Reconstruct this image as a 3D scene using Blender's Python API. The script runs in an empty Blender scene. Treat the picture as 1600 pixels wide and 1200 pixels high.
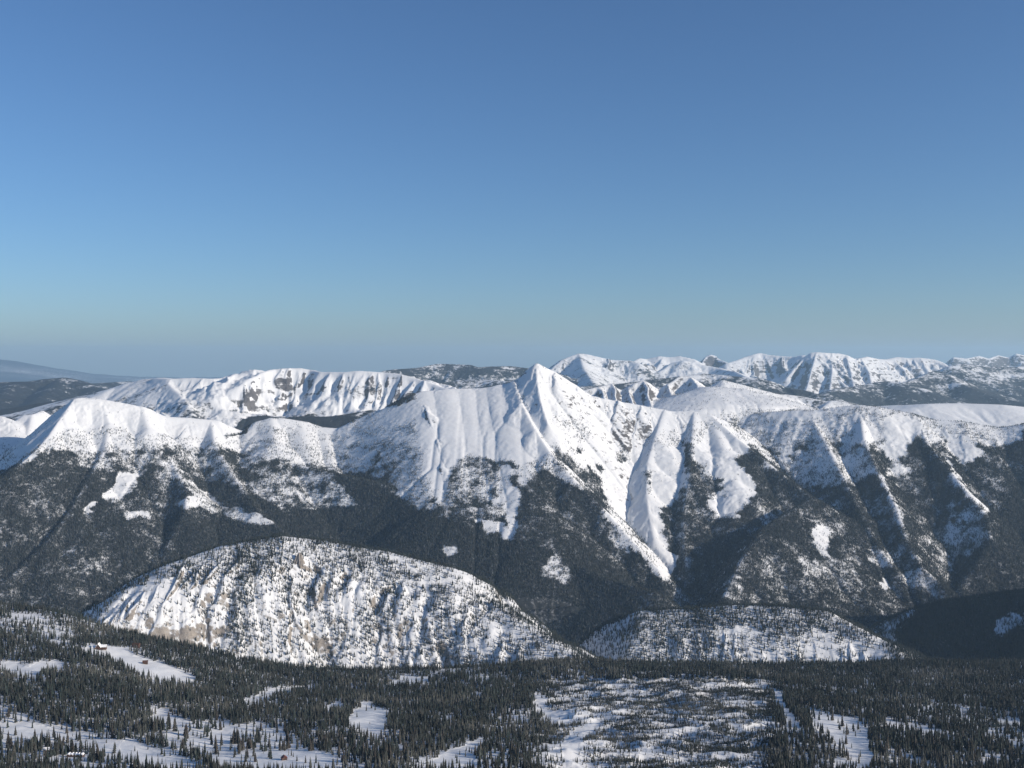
import bpy, math, time
import numpy as np
T0 = time.time()
F32 = np.float32
rng = np.random.default_rng(7)
FPX = 1600.0          # focal length in photo pixels (36 mm lens on 36 mm sensor)
HY = 560.0            # eye-level row
CZ = 2000.0           # height of the camera above the datum
SUN_AZ = math.radians(110.0)   # clockwise from +Y (view direction): low sun from the right, a little behind
SUN_EL = math.radians(20.0)

def P(px, py, yk):
    """a sight line (photo column, row) and a forward distance in km -> world point in metres"""
    Y = yk * 1000.0
    return ((px - 800.0) / FPX * Y, Y, CZ - (py - HY) / FPX * Y)

# ------------------------------------------------------------------ noise
_perm = rng.permutation(256).astype(np.int32)
_perm = np.concatenate([_perm, _perm])
_g = rng.uniform(0, 2 * math.pi, 256)
_gx = np.cos(_g).astype(F32); _gy = np.sin(_g).astype(F32)
def perlin(x, y):
    x0 = np.floor(x); y0 = np.floor(y)
    xf = (x - x0).astype(F32); yf = (y - y0).astype(F32)
    xi = x0.astype(np.int32) & 255; yi = y0.astype(np.int32) & 255
    u = xf * xf * xf * (xf * (xf * 6 - 15) + 10); v = yf * yf * yf * (yf * (yf * 6 - 15) + 10)
    def gr(ix, iy, dx, dy):
        h = _perm[_perm[ix] + iy]
        return _gx[h] * dx + _gy[h] * dy
    x1 = (xi + 1) & 255; y1 = (yi + 1) & 255
    a = gr(xi, yi, xf, yf); b = gr(x1, yi, xf - 1, yf)
    c = gr(xi, y1, xf, yf - 1); d = gr(x1, y1, xf - 1, yf - 1)
    ab = a + u * (b - a); cd = c + u * (d - c)
    return (ab + v * (cd - ab)) * 1.5
def fbm(x, y, o=4, gain=.5):
    s = 0; a = 1.0; t = 0
    for k in range(o):
        s = s + a * perlin(x * 2 ** k + 17.3 * k, y * 2 ** k - 9.1 * k); t += a; a *= gain
    return s / t
def ridged(x, y, o=3, gain=.5):
    s = 0; a = 1.0; t = 0
    for k in range(o):
        s = s + a * (1 - np.abs(perlin(x * 2 ** k + 31.7 * k, y * 2 ** k + 5.3 * k)) * 2); t += a; a *= gain
    return s / t
def sstep(a, b, x):
    t = np.clip((x - a) / (b - a), 0, 1); return t * t * (3 - 2 * t)

# ------------------------------------------------------------------ ridge-built heightfield
class Ridge:
    def __init__(s, pts, sl=.55, sr=.55, r=12, A=25, lam=160, d1=None, s2=None, veg=.5, rock=.5, ext=.35, reach=2600, cap=1.0):
        s.p = [P(*q) for q in pts]; s.sl = sl; s.sr = sr; s.r = r; s.A = A; s.lam = lam
        s.d1 = d1; s.s2 = s2; s.veg = veg; s.rock = rock; s.ext = ext; s.reach = reach; s.cap = cap

def ridgefield(X, Y, ridges, rows_y):
    H = np.full(X.shape, -9e3, F32); H2 = H.copy()
    T = np.zeros(X.shape, F32); D = np.zeros(X.shape, F32); ID = np.full(X.shape, -1, np.int16)
    for ri, R in enumerate(ridges):
        best = np.full(X.shape, -9e3, F32); bt = np.zeros(X.shape, F32); bd = np.zeros(X.shape, F32)
        t0 = ri * 5000.0
        lo = hi = None
        for (a, b) in zip(R.p[:-1], R.p[1:]):
            ax, ay, az = a; bx, by, bz = b
            j0 = np.searchsorted(rows_y, min(ay, by) - R.reach); j1 = np.searchsorted(rows_y, max(ay, by) + R.reach)
            lo = j0 if lo is None else min(lo, j0); hi = j1 if hi is None else max(hi, j1)
            x = X[j0:j1]; y = Y[j0:j1]
            ex, ey = bx - ax, by - ay; L2 = ex * ex + ey * ey; L = math.sqrt(L2)
            tu = ((x - ax) * ex + (y - ay) * ey) / L2; t = np.clip(tu, 0, 1)
            qx = x - (ax + t * ex); qy = y - (ay + t * ey)
            d = np.sqrt(qx * qx + qy * qy) + 1e-3
            side = (ex * qy - ey * qx) / (L * d)          # +1 left of travel
            k = .5 + .5 * np.clip(side * 1.2, -1, 1)
            s = R.sr + (R.sl - R.sr) * k
            if R.cap > 1 and a is R.p[0]: s = s * (1 + (R.cap - 1) * np.clip(-tu * L / d, 0, 1))
            de = np.sqrt(d * d + R.r * R.r) - R.r
            if R.d1:
                drop = s * np.minimum(de, R.d1) + R.s2 * np.maximum(de - R.d1, 0)
            else:
                drop = s * de
            c = az + t * (bz - az) - drop
            m = c > best[j0:j1]
            best[j0:j1][m] = c[m]; bt[j0:j1][m] = (t0 + t * L)[m]; bd[j0:j1][m] = d[m]
            t0 += L
        sl = slice(lo, hi)
        m = best[sl] > H[sl]
        H2[sl] = np.where(m, H[sl], np.maximum(H2[sl], best[sl]))
        H[sl][m] = best[sl][m]; T[sl][m] = bt[sl][m]; D[sl][m] = bd[sl][m]; ID[sl][m] = ri
    idc = np.clip(ID, 0, None)
    A = np.array([r.A for r in ridges], F32)[idc]; lam = np.array([r.lam for r in ridges], F32)[idc]
    wx = fbm(X / 700, Y / 700, 3) * 70
    wd = fbm(X / 500 + 77, Y / 500, 3) * 140
    n = ridged((T + wx) / lam, (D + wd) / (lam * 2.4) + idc * 3.7, 4, .55)
    fade = sstep(0, 1.6, D / lam) * sstep(0, 70, H - H2)
    carve = A * (1 - n) * fade
    return H, H2, carve, D, ID

def blur(a, n=1):
    for _ in range(n):
        a = a.copy()
        a[1:-1] = (a[:-2] + 2 * a[1:-1] + a[2:]) / 4
        a[:, 1:-1] = (a[:, :-2] + 2 * a[:, 1:-1] + a[:, 2:]) / 4
    return a

def steps(*segs):
    out = [segs[0][0]]
    for a, b, st in segs:
        n = max(1, int(round((b - a) / st)))
        out += list(a + (b - a) * np.arange(1, n + 1) / n)
    return np.array(out)

import heapq
def bil_grid(A, gx, gy, U, rows, X, Y):
    """sample a polar-grid field A at world points"""
    u = X / Y; iu = np.clip(np.searchsorted(U, u) - 1, 0, len(U) - 2); iy = np.clip(np.searchsorted(rows, Y) - 1, 0, len(rows) - 2)
    fu = np.clip((u - U[iu]) / (U[iu + 1] - U[iu]), 0, 1); fy = np.clip((Y - rows[iy]) / (rows[iy + 1] - rows[iy]), 0, 1)
    return (A[iy, iu] * (1 - fu) + A[iy, iu + 1] * fu) * (1 - fy) + (A[iy + 1, iu] * (1 - fu) + A[iy + 1, iu + 1] * fu) * fy
def erode(A, U, rows, X, Y, box, dx, K, iters=8, diff=.06, lo=0.0):
    """stream-power incision on a regular grid over box; the change in height is carried back to the polar grid"""
    x0, x1, y0, y1 = box; gx = np.arange(x0, x1, dx); gy = np.arange(y0, y1, dx)
    GXX, GYY = np.meshgrid(gx, gy); Z0 = bil_grid(A, gx, gy, U, rows, GXX, GYY).astype(np.float64)
    nr, nc = Z0.shape; Z = Z0 + perlin(GXX / dx / 2.3, GYY / dx / 2.3) * dx * .10
    W = nc; z = Z.ravel().tolist(); n = nr * nc
    seen = bytearray(n); hq = []
    for i in range(nc):
        for q in (i, (nr - 1) * nc + i): seen[q] = 1; hq.append((z[q], q))
    for j in range(1, nr - 1):
        for q in (j * nc, j * nc + nc - 1): seen[q] = 1; hq.append((z[q], q))
    heapq.heapify(hq); pop = heapq.heappop; push = heapq.heappush
    nb = (-1, 1, -W, W, -W - 1, -W + 1, W - 1, W + 1)
    while hq:
        e, q = pop(hq)
        for d in nb:
            p = q + d
            if 0 <= p < n and not seen[p]:
                seen[p] = 1
                if z[p] <= e: z[p] = e + 1e-3
                push(hq, (z[p], p))
    Z = np.array(z).reshape(nr, nc); Zf = Z.copy()
    idx = np.arange(n).reshape(nr, nc)
    for it in range(iters):
        best = np.zeros((nr, nc)); rec = idx.copy()
        for dj, di in ((-1, 0), (1, 0), (0, -1), (0, 1), (-1, -1), (-1, 1), (1, -1), (1, 1)):
            s = slice(1, -1); zn = Z[1 + dj:nr - 1 + dj, 1 + di:nc - 1 + di]
            g = (Z[s, s] - zn) / (1.0 if dj == 0 or di == 0 else 1.41421)
            m = g > best[s, s]; best[s, s][m] = g[m]; rec[s, s][m] = idx[1 + dj:nr - 1 + dj, 1 + di:nc - 1 + di][m]
        order = np.argsort(-Z.ravel()); r = rec.ravel().tolist(); ar = [dx * dx] * n
        ol = order.tolist()
        for q in ol:
            p = r[q]
            if p != q: ar[p] += ar[q]
        c = (K * np.sqrt(np.minimum(np.array(ar), 3e6)) / dx).tolist(); z = Z.ravel().tolist()
        for q in reversed(ol):
            p = r[q]
            if p != q:
                k = c[q]; z[q] = (z[q] + k * z[p]) / (1 + k)
        Z = np.array(z).reshape(nr, nc)
        L_ = np.zeros_like(Z); L_[1:-1, 1:-1] = Z[:-2, 1:-1] + Z[2:, 1:-1] + Z[1:-1, :-2] + Z[1:-1, 2:] - 4 * Z[1:-1, 1:-1]
        Z = Z + diff * L_
    D = np.minimum(Z - Zf, 6.0)
    ex = np.minimum(np.minimum(np.arange(nc), nc - 1 - np.arange(nc))[None, :], np.minimum(np.arange(nr), nr - 1 - np.arange(nr))[:, None]) / 8.0
    D = D * np.clip(ex, 0, 1)
    m = (X > x0) & (X < x1 - dx * 1.01) & (Y > y0) & (Y < y1 - dx * 1.01)
    fx = (X[m] - x0) / dx; fy = (Y[m] - y0) / dx; ix = np.clip(fx.astype(int), 0, nc - 2); iy = np.clip(fy.astype(int), 0, nr - 2); fx = fx - ix; fy = fy - iy
    v = (D[iy, ix] * (1 - fx) + D[iy, ix + 1] * fx) * (1 - fy) + (D[iy + 1, ix] * (1 - fx) + D[iy + 1, ix + 1] * fx) * fy
    A = A.copy(); A[m] += v.astype(F32); return A

# ------------------------------------------------------------------ near and middle ground: fore-slope, cliff hills, main range
pxc = steps((-420, -60, 6), (-60, 1660, 1.5), (1660, 2000, 6), (2000, 3000, 20))
rows = steps((1150, 1650, 20), (1650, 3950, 8), (3950, 5050, 4.5), (5050, 6200, 14), (6200, 9300, 7.5), (9300, 11400, 18))
U = ((pxc - 800) / FPX).astype(F32)
PX, YY = np.meshgrid(pxc.astype(F32), rows.astype(F32))
XX = (PX - 800) / FPX * YY

# --- fore-slope: thin-plate surface through sight points
fs = [(-400,900,3.7),(-200,922,3.6),(0,945,3.5),(100,960,3.4),(200,992,3.3),(340,1024,3.2),(420,1041,3.2),(550,1049,3.25),(700,1046,3.3),
 (800,1040,3.4),(900,1033,3.5),(1000,1038,3.5),(1180,1042,3.5),(1420,1037,3.75),(1600,1036,3.85),(1800,1030,3.9),(2100,1000,3.9),
 (-200,985,3.0),(0,1000,3.0),(155,1010,2.95),(230,1036,2.88),(310,1060,2.8),(430,1072,2.85),(560,1085,2.8),(700,1085,2.85),(830,1085,2.85),
 (-200,1060,2.45),(0,1062,2.5),(150,1068,2.5),(300,1090,2.45),(420,1110,2.4),(600,1115,2.4),(760,1120,2.45),
 (900,1084,2.85),(960,1064,3.05),(1100,1062,3.05),(1205,1075,2.95),(1300,1075,3.0),(1450,1080,3.0),(1600,1080,3.05),(1900,1060,3.0),
 (860,1140,2.3),(960,1125,2.4),(1080,1112,2.5),(1180,1108,2.5),(1245,1110,2.5),(1330,1118,2.45),(1450,1130,2.4),(1600,1125,2.5),(1900,1100,2.5),
 (-200,1150,1.9),(0,1150,1.95),(200,1160,1.93),(400,1165,1.93),(560,1165,1.95),(720,1170,1.95),(860,1195,1.85),(1000,1180,1.95),(1150,1165,2.05),
 (1290,1165,2.05),(1400,1175,2.0),(1600,1180,2.0),(1900,1160,1.95),
 (-200,1230,1.5),(200,1240,1.5),(600,1240,1.5),(900,1260,1.5),(1300,1235,1.6),(1700,1240,1.6),(2100,1200,1.6),
 (-200,1300,1.15),(400,1310,1.15),(1000,1320,1.15),(1700,1300,1.15)]
C = np.array([P(*q) for q in fs]) / 1000.0
def tps_fit(C, lam=1e-4):
    n = len(C); d = np.hypot(C[:, None, 0] - C[None, :, 0], C[:, None, 1] - C[None, :, 1])
    K = np.where(d > 0, d * d * np.log(d + 1e-12), 0) + lam * np.eye(n)
    Q = np.c_[np.ones(n), C[:, :2]]
    A = np.block([[K, Q], [Q.T, np.zeros((3, 3))]])
    return np.linalg.solve(A, np.r_[C[:, 2], 0, 0, 0])
W = tps_fit(C)
jA = np.searchsorted(rows, 4600)
xa = XX[:jA] / 1000; ya = YY[:jA] / 1000
ye = np.interp(PX[:jA], [-400,-200,0,100,200,340,420,550,700,900,1000,1180,1420,1600,1800,3000],
               [3.7,3.6,3.5,3.4,3.3,3.2,3.2,3.25,3.3,3.5,3.5,3.5,3.75,3.85,3.9,3.9]).astype(F32)
yc = np.minimum(ya, ye)
xc = xa * yc / ya
za = W[-3] + W[-2] * xc + W[-1] * yc
for (cx, cy, _), w in zip(C, W):
    d2 = (xc - F32(cx)) ** 2 + (yc - F32(cy)) ** 2 + 1e-9
    za = za + F32(w * .5) * d2 * np.log(d2)
za = za * 1000
over = np.maximum(ya - ye, 0) * 1000
za = za - .75 * (np.sqrt(over ** 2 + 60 ** 2) - 60)
inner = sstep(0, 250, (ye - ya) * 1000)
za = za + (fbm(XX[:jA] / 420, YY[:jA] / 420, 4) * 14 + fbm(XX[:jA] / 90, YY[:jA] / 90, 3) * 3.5) * (.3 + .7 * inner)
kn = sstep(780, 900, PX[:jA]) * (1 - sstep(1190, 1240, PX[:jA])) * inner      # hummocky knoll
za = za + kn * (ridged(XX[:jA] / 160, YY[:jA] / 110, 3) - .5) * 16
HA = np.full(XX.shape, -9e3, F32); HA[:jA] = za

R_ = Ridge
def sp(start, pts, sig=.5, lo=None):
    """a spur through sight points: each next point is put at the distance that gives it the slope sig"""
    out = [start]; 
    for k, q in enumerate(pts):
        g = sig[k] if isinstance(sig, (list, tuple)) else sig
        x0, y0, z0 = P(*out[-1]); best = None
        for j in range(240):
            yk = out[-1][2] + .15 - j * .008
            x, y, z = P(q[0], q[1], yk); dist = math.hypot(x - x0, y - y0) + 1; e = abs((z0 - z) / dist - g)
            if best is None or e < best[0]: best = (e, yk)
        out.append((q[0], q[1], best[1]))
    return out
hillR = [
 # cliff hill
 R_([(60,1040,4.2),(140,982,4.35),(190,937,4.5),(230,905,4.6),(270,880,4.68),(350,853,4.82),(440,838,4.92),(500,845,4.97),(600,862,4.97),(700,887,4.9),(760,935,4.75),(850,995,4.5),(912,1034,4.32),(980,1070,4.15)],
    sl=.5, sr=.5, r=40, A=62, lam=78, d1=270, s2=1.02, veg=.5, rock=1.0, reach=1700),
 R_([(940,1010,4.9),(1005,955,5.0),(1080,952,5.0),(1150,946,5.0),(1220,948,4.98),(1290,956,4.95),(1380,1002,4.75),(1425,1036,4.6),(1500,1080,4.4)],
    sl=.5, sr=.55, r=30, A=30, lam=110, d1=220, s2=.9, veg=.55, rock=.8, reach=1700),
 # dark hill at the right; unseen rise beyond the frame added to shade it
 R_([(1370,1014,5.2),(1400,988,5.3),(1440,952,5.45),(1500,938,5.6),(1600,925,5.65),(1720,890,5.6),(1900,820,5.4),(2150,700,5.1),(2600,560,4.6),(2900,500,4.3)],
    sl=.6, sr=.62, r=50, A=25, lam=240, veg=.95, rock=.1, reach=2300),
]
def lifted(pts, h, **k):
    r = R_(pts, **k); n = len(r.p)
    r.p = [(x, y, z + h * (.15 if i in (0, n - 1) else 1.0) * (1, .8, 1.1, .7)[i % 4]) for i, (x, y, z) in enumerate(r.p)]; return r
S_ = dict(sl=.74, sr=.8, A=20, lam=140)
crest = lambda px: float(np.interp(px, [140,190,230,270,350,440,500,600,700,760,850,912], [982,937,905,880,853,838,845,862,887,935,995,1034]))
crestY = lambda px: float(np.interp(px, [140,190,230,270,350,440,500,600,700,760,850,912], [4.35,4.5,4.6,4.68,4.82,4.92,4.97,4.97,4.9,4.75,4.5,4.32]))
rr_ = np.random.default_rng(11)
def rib(px, zc_y, Yk, d0, n, hpro, dd, sl, sr, rock, d1, s1, s2, drift=-.16, A=12, lam=32, reach=600, veg=.3, r=2.5):
    xc, yc0, zc = P(px, zc_y, Yk); pts = []; x = xc
    for k in range(n):
        d = d0 + k * dd; h = hpro * min(1, .35 + k * .4) * rr_.uniform(.75, 1.2)
        pts.append((x, yc0 - d, zc - s1 * min(d, d1) - s2 * max(d - d1, 0) + h)); x += dd * (drift + rr_.uniform(-.3, .3))
    r = R_([(800, 560, 1), (800, 560, 1)], sl=sl, sr=sr, r=r, A=A, lam=lam, rock=rock, reach=reach, veg=veg); r.p = pts; return r
for px in (196, 214, 236, 254, 272, 296, 318, 340, 366, 388):
    hillR.append(rib(px, crest(px), crestY(px), rr_.uniform(50, 110), 7, rr_.uniform(26, 46), 62, rr_.uniform(1.2, 1.6), rr_.uniform(1.6, 2.3), 1.6, 270, .5, 1.02))
px = 408
while px < 900:
    hillR.append(rib(px, crest(px), crestY(px), rr_.uniform(170, 300) * (1 if px < 700 else .6), 6, rr_.uniform(14, 30), 52, rr_.uniform(.8, 1.2), rr_.uniform(1.1, 1.8), rr_.uniform(.7, 1.35), 270, .5, 1.02))
    px += rr_.uniform(12, 30)
px = 1060
while px < 1420:
    cy = float(np.interp(px, [1005,1150,1290,1380,1425], [955,946,956,1002,1036])); ck = float(np.interp(px, [1005,1150,1290,1380,1425], [5.0,5.0,4.95,4.75,4.6]))
    hillR.append(rib(px, cy, ck, rr_.uniform(140, 230), 5, rr_.uniform(10, 20), 50, .8, 1.3, .6, 220, .5, .9)); px += rr_.uniform(12, 26)
rangeR = [
 # main crest
 R_([(119,620,8.6),(155,622,8.65),(210,632,8.7),(260,650,8.75),(297,652,8.8),(340,656,8.85),(385,676,8.9),(402,657,8.95),(440,652,9.0),(470,657,9.0),(500,667,9.0),(540,669,9.0),(590,642,9.05),(630,636,9.05),(652,613,9.05),(700,607,9.05),(760,606,9.05),(800,597,9.05)],
    sl=.8, sr=.74, r=14, A=22, lam=170, rock=.35, cap=2.2),
 R_([(800,597,9.05),(812,588,9.05),(838,565,9.05),(868,580,9.07),(900,600,9.1),(925,618,9.12)], sl=1.1, sr=.98, r=5, A=26, lam=110, rock=.3),
 R_([(925,618,9.12),(960,625,9.15),(1010,634,9.15),(1050,642,9.15),(1080,641,9.15),(1110,647,9.1)], sl=.5, sr=.76, r=8, A=30, lam=100, rock=.45),
 # spur from the crest down to the right, and its branch
 R_(sp((1110,647,9.1),[(1150,682),(1180,706),(1220,738),(1270,777),(1300,812),(1340,862),(1380,892),(1440,922),(1500,940)],.5), sl=.8, sr=.8, A=18, lam=150),
 R_([(1270,777,7.85),(1235,797,7.6),(1190,828,7.25),(1155,880,6.85),(1130,935,6.45)], sl=.6, sr=.95, A=12, lam=150),
 # right crest
 R_([(1130,655,9.6),(1200,643,9.5),(1240,641,9.4),(1275,640,9.35),(1340,632,9.3),(1370,635,9.25),(1420,645,9.2),(1460,656,9.15),(1500,658,9.1),(1560,668,9.05),(1600,662,9.0),(1680,665,8.9),(1800,690,8.6)], sl=.6, sr=.66, r=40, A=20, lam=170),
 R_(sp((1342,632,9.3),[(1350,685),(1374,740),(1400,790),(1416,840),(1440,885),(1475,915)],.48), sl=.85, sr=.72, A=14, lam=140),
 R_(sp((1262,642,9.35),[(1290,690),(1318,745),(1345,800),(1370,850),(1400,890)],.46), sl=.7, sr=.72, A=16, lam=140),
 R_(sp((1432,648,9.2),[(1448,690),(1475,722),(1512,768),(1540,802),(1549,845),(1525,885),(1500,915)],.48), sl=.85, sr=.72, A=14, lam=140),
 R_(sp((1600,662,9.0),[(1640,700),(1680,750),(1690,800),(1660,850),(1600,895)],.48), sl=.7, sr=.8, A=18, lam=180),
 # left peak: the edge falling to the left, and the ground behind it
 R_(sp((118,620,8.6),[(98,648),(76,680),(57,702),(22,732),(-10,757),(-70,802)],.5), sl=.66, sr=.8, r=4, A=10, lam=120),
 R_([(-150,640,9.3),(-40,652,9.3),(2,649,9.3),(14,656,9.25)], sl=.6, sr=.5, r=10, A=20, lam=140),
 R_([(14,656,9.25),(22,672,9.1),(-20,720,8.7)], sl=.5, sr=.5, A=10, lam=120),
 R_([(24,664,9.35),(38,647,9.5),(50,647,9.5),(66,640,9.62)], sl=.9, sr=.75, r=8, A=16, lam=130),
 R_([(50,647,9.5),(40,690,9.0),(10,740,8.5)], sl=.6, sr=.8, A=10, lam=120),
 # spurs under the left peak
 R_(sp((160,623,8.65),[(170,660),(165,700),(140,745),(112,795),(70,850),(10,905),(-60,950)],[.62,.6,.52,.52,.52,.52,.52]), sl=.5, sr=.85, A=20, lam=140),
 R_(sp((300,654,8.8),[(282,680),(258,698)],.5)+[(262,710,8.2),(272,728,8.05),(292,762,7.75),(290,800,7.5),(262,850,7.25),(200,905,7.05),(110,960,6.9)], sl=.6, sr=.98, r=6, A=18, lam=120, rock=.5),
 R_(sp((330,655,8.84),[(335,690),(362,738),(402,795),(440,826),(470,858),(480,900),(470,960)],.43), sl=.7, sr=.85, A=20, lam=140),
 R_(sp((222,634,8.71),[(232,668),(244,700)],.55), sl=.6, sr=.7, r=20, A=10, lam=120),
 R_([(388,677,8.9),(420,700,8.62),(452,722,8.36),(520,738,8.15),(600,756,7.95),(650,781,7.72),(700,812,7.46),(760,832,7.3),(812,843,7.2),(880,872,6.9),(950,905,6.62),(1025,925,6.42)], sl=.7, sr=.8, A=16, lam=170),
 R_(sp((452,722,8.36),[(462,765),(500,820),(560,880),(620,950)],.46), **S_),
 R_(sp((600,756,7.95),[(640,815),(690,875),(740,945)],.48), **S_),
 R_(sp((760,832,7.3),[(820,878),(880,930),(930,990)],.46), **S_),
 # broad faces
 R_(sp((676,610,9.04),[(704,790)],.53), sl=.62, sr=.62, r=230, A=4, lam=160, rock=.08, reach=900),
 R_(sp((706,607,9.04),[(732,790)],.53), sl=.62, sr=.62, r=230, A=4, lam=160, rock=.08, reach=900),
 R_(sp((736,607,9.04),[(762,790)],.53), sl=.62, sr=.62, r=230, A=4, lam=160, rock=.08, reach=900),
 R_(sp((766,605,9.04),[(796,800)],.53), sl=.62, sr=.62, r=230, A=4, lam=160, rock=.08, reach=900),
 R_(sp((792,600,9.04),[(836,800)],.53), sl=.62, sr=.62, r=230, A=4, lam=160, rock=.08, reach=900),
 R_(sp((470,658,9.0),[(486,727)],.5), sl=.62, sr=.62, r=110, A=8, lam=120, rock=.35, reach=900),
 R_(sp((506,668,9.0),[(520,730)],.5), sl=.62, sr=.62, r=110, A=8, lam=120, rock=.35, reach=900),
 R_(sp((540,669,9.0),[(562,742)],.5), sl=.62, sr=.62, r=110, A=8, lam=120, rock=.35, reach=900),
 R_(sp((572,652,9.02),[(596,752)],.52), sl=.62, sr=.62, r=110, A=8, lam=120, rock=.35, reach=900),
 R_(sp((602,639,9.04),[(632,772)],.52), sl=.62, sr=.62, r=110, A=8, lam=120, rock=.35, reach=900),
 R_(sp((630,636,9.04),[(662,790)],.52), sl=.62, sr=.62, r=110, A=8, lam=120, rock=.35, reach=900),
 R_(sp((425,652,8.97),[(430,690),(440,715)],.5), sl=.5, sr=.5, r=30, A=12, lam=110),
 # ribs on the big face and round the bowl
 lifted(sp((655,619,9.04),[(664,645),(669,662),(679,688),(684,705),(690,728),(689,745),(694,768),(690,803)],.53), 78, sl=.42, sr=1.5, r=5, A=16, lam=45, rock=.9, reach=700),
 lifted(sp((664,650,8.78),[(672,668),(676,690),(683,712),(683,730)],.53), 50, sl=.5, sr=1.3, r=4, A=12, lam=40, rock=.9, reach=500),
 R_(sp((746,715,8.25),[(748,755),(752,800),(758,828)],.46), sl=.75, sr=.85, r=5, A=10, lam=90),
 R_(sp((782,712,8.25),[(788,760),(800,810),(806,842)],.46), sl=.7, sr=.8, r=5, A=10, lam=90),
 R_(sp((803,593,9.0),[(814,628),(836,670),(859,705),(896,747),(946,797),(1000,857),(1028,888),(1036,912)],.545), sl=.85, sr=.7, r=6, A=8, lam=120),
 R_(sp((838,565,9.05),[(839,595),(846,630),(856,660)],.72), sl=.9, sr=1.05, r=3, A=14, lam=70, rock=.5),
 rib(822, 577, 9.05, 5, 6, 26, 45, .9, 1.35, .9, 9999, .9, 1, -.2),
 rib(868, 581, 9.06, 20, 8, 60, 55, .95, 1.2, .6, 9999, .86, 1, -.05),
 rib(884, 591, 9.08, 60, 4, 30, 45, 1., 1.3, .8, 9999, .9, 1, -.1),
 rib(902, 602, 9.1, 20, 7, 40, 55, .9, 1.2, .6, 9999, .84, 1, -.2),
 rib(930, 619, 9.12, 10, 6, 44, 50, 1., 1.3, .85, 9999, .76, 1, -.35),
 rib(947, 622, 9.13, 40, 4, 24, 40, 1.1, 1.4, .8, 9999, .76, 1, -.3),
 rib(966, 626, 9.14, 10, 9, 55, 58, .9, 1.3, .85, 9999, .76, 1, -.28),
 rib(984, 629, 9.14, 60, 4, 30, 45, 1., 1.4, .8, 9999, .76, 1, -.4),
 rib(1001, 633, 9.15, 15, 8, 46, 60, .9, 1.2, .8, 9999, .76, 1, -.2),
 rib(1020, 636, 9.15, 80, 5, 28, 45, .9, 1.3, .7, 9999, .76, 1, -.3),
 rib(1060, 642, 9.15, 30, 6, 30, 60, .8, 1.1, .5, 9999, .76, 1, .05),
 R_(sp((1038,640,9.12),[(1024,680),(1012,720),(1010,770),(1014,800),(1022,840)],.53), sl=.55, sr=.75, r=8, A=14, lam=90, rock=.4, d1=300, s2=.85),
 R_(sp((1085,643,9.12),[(1080,692),(1078,745),(1068,800),(1070,855),(1078,905)],.52), sl=.55, sr=.8, A=12, lam=110, d1=400, s2=.8),
 R_(sp((1112,650,9.1),[(1130,700),(1146,750),(1148,800),(1130,850)],.52), sl=.5, sr=.55, r=40, A=8, lam=110, d1=300, s2=.85),
 # smooth snow dome and the dark-sided crags behind the crest
 R_([(1010,655,9.7),(1050,630,10.0),(1085,612,10.2),(1112,604,10.3),(1150,607,10.3),(1200,620,10.2),(1250,645,10.0)], sl=.35, sr=.26, r=120, A=6, lam=260, d1=560, s2=1.0, rock=.08, reach=2200),
 R_([(902,612,10.35),(920,606,10.4),(940,602,10.45),(956,598,10.5),(963,606,10.5),(972,608,10.5),(990,598,10.5),(1005,593,10.55),(1015,597,10.55),(1028,607,10.6),(1045,598,10.6),(1062,586,10.7),(1080,588,10.7),(1084,600,10.7),(1086,602,10.7)],
    sl=.7, sr=1.3, r=4, A=46, lam=70, rock=.55, reach=1800),
 R_([(1082,600,10.75),(1110,606,10.8),(1130,594,10.9),(1155,600,10.9),(1200,612,10.9),(1240,622,10.9),(1270,636,10.9)], sl=.5, sr=.5, r=30, A=20, lam=120, rock=.3, reach=1800),
 R_([(938,602,10.45),(943,612,10.28),(946,630,9.95)], sl=1.3, sr=.9, r=2, A=18, lam=40, rock=.9),
 R_([(957,598,10.5),(962,606,10.36),(961,616,10.2),(968,636,9.85)], sl=1.4, sr=.82, r=2, A=30, lam=44, rock=.9),
 R_([(982,603,10.52),(984,614,10.3),(990,630,10.0)], sl=1.4, sr=.9, r=2, A=18, lam=40, rock=.9),
 R_([(1006,593,10.55),(1013,603,10.38),(1012,615,10.2),(1020,637,9.85)], sl=1.4, sr=.82, r=2, A=30, lam=44, rock=.9),
 R_([(1044,599,10.62),(1047,609,10.42),(1052,624,10.15)], sl=1.2, sr=.85, r=2, A=18, lam=40, rock=.8),
 R_([(1080,588,10.7),(1090,600,10.45),(1092,610,10.3),(1096,622,10.1)], sl=.7, sr=.72, r=2, A=24, lam=44, rock=.8),
]
for q in rangeR:
    sq = [abs(a_[2] - b_[2]) / math.hypot(a_[0] - b_[0], a_[1] - b_[1]) for a_, b_ in zip(q.p[:-1], q.p[1:])]
    if q.p[0][2] - q.p[-1][2] > 250: print('ridge', [round(v, 2) for v in sq], 'end Y', round(q.p[-1][1]))
HB, HB2, cB, DB, IB = ridgefield(XX, YY, hillR, rows)
HC, HC2, cC, DC, IC = ridgefield(XX, YY, rangeR, rows)
print('ridge fields', round(time.time() - T0, 1))
dsc = np.clip(DB / 300, 0, 1)
cB = cB * (.12 + .88 * sstep(.55, 1.0, dsc))
cB = np.where(PX > 1425, cB * .6, cB)
HB = HB - blur(cB, 1)
HB = HB + fbm(XX / 110, YY / 110, 4) * 10 * (.4 + .6 * sstep(0, 120, DB)) + ridged(XX / 38, YY / 38, 2) * 2.5
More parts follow.
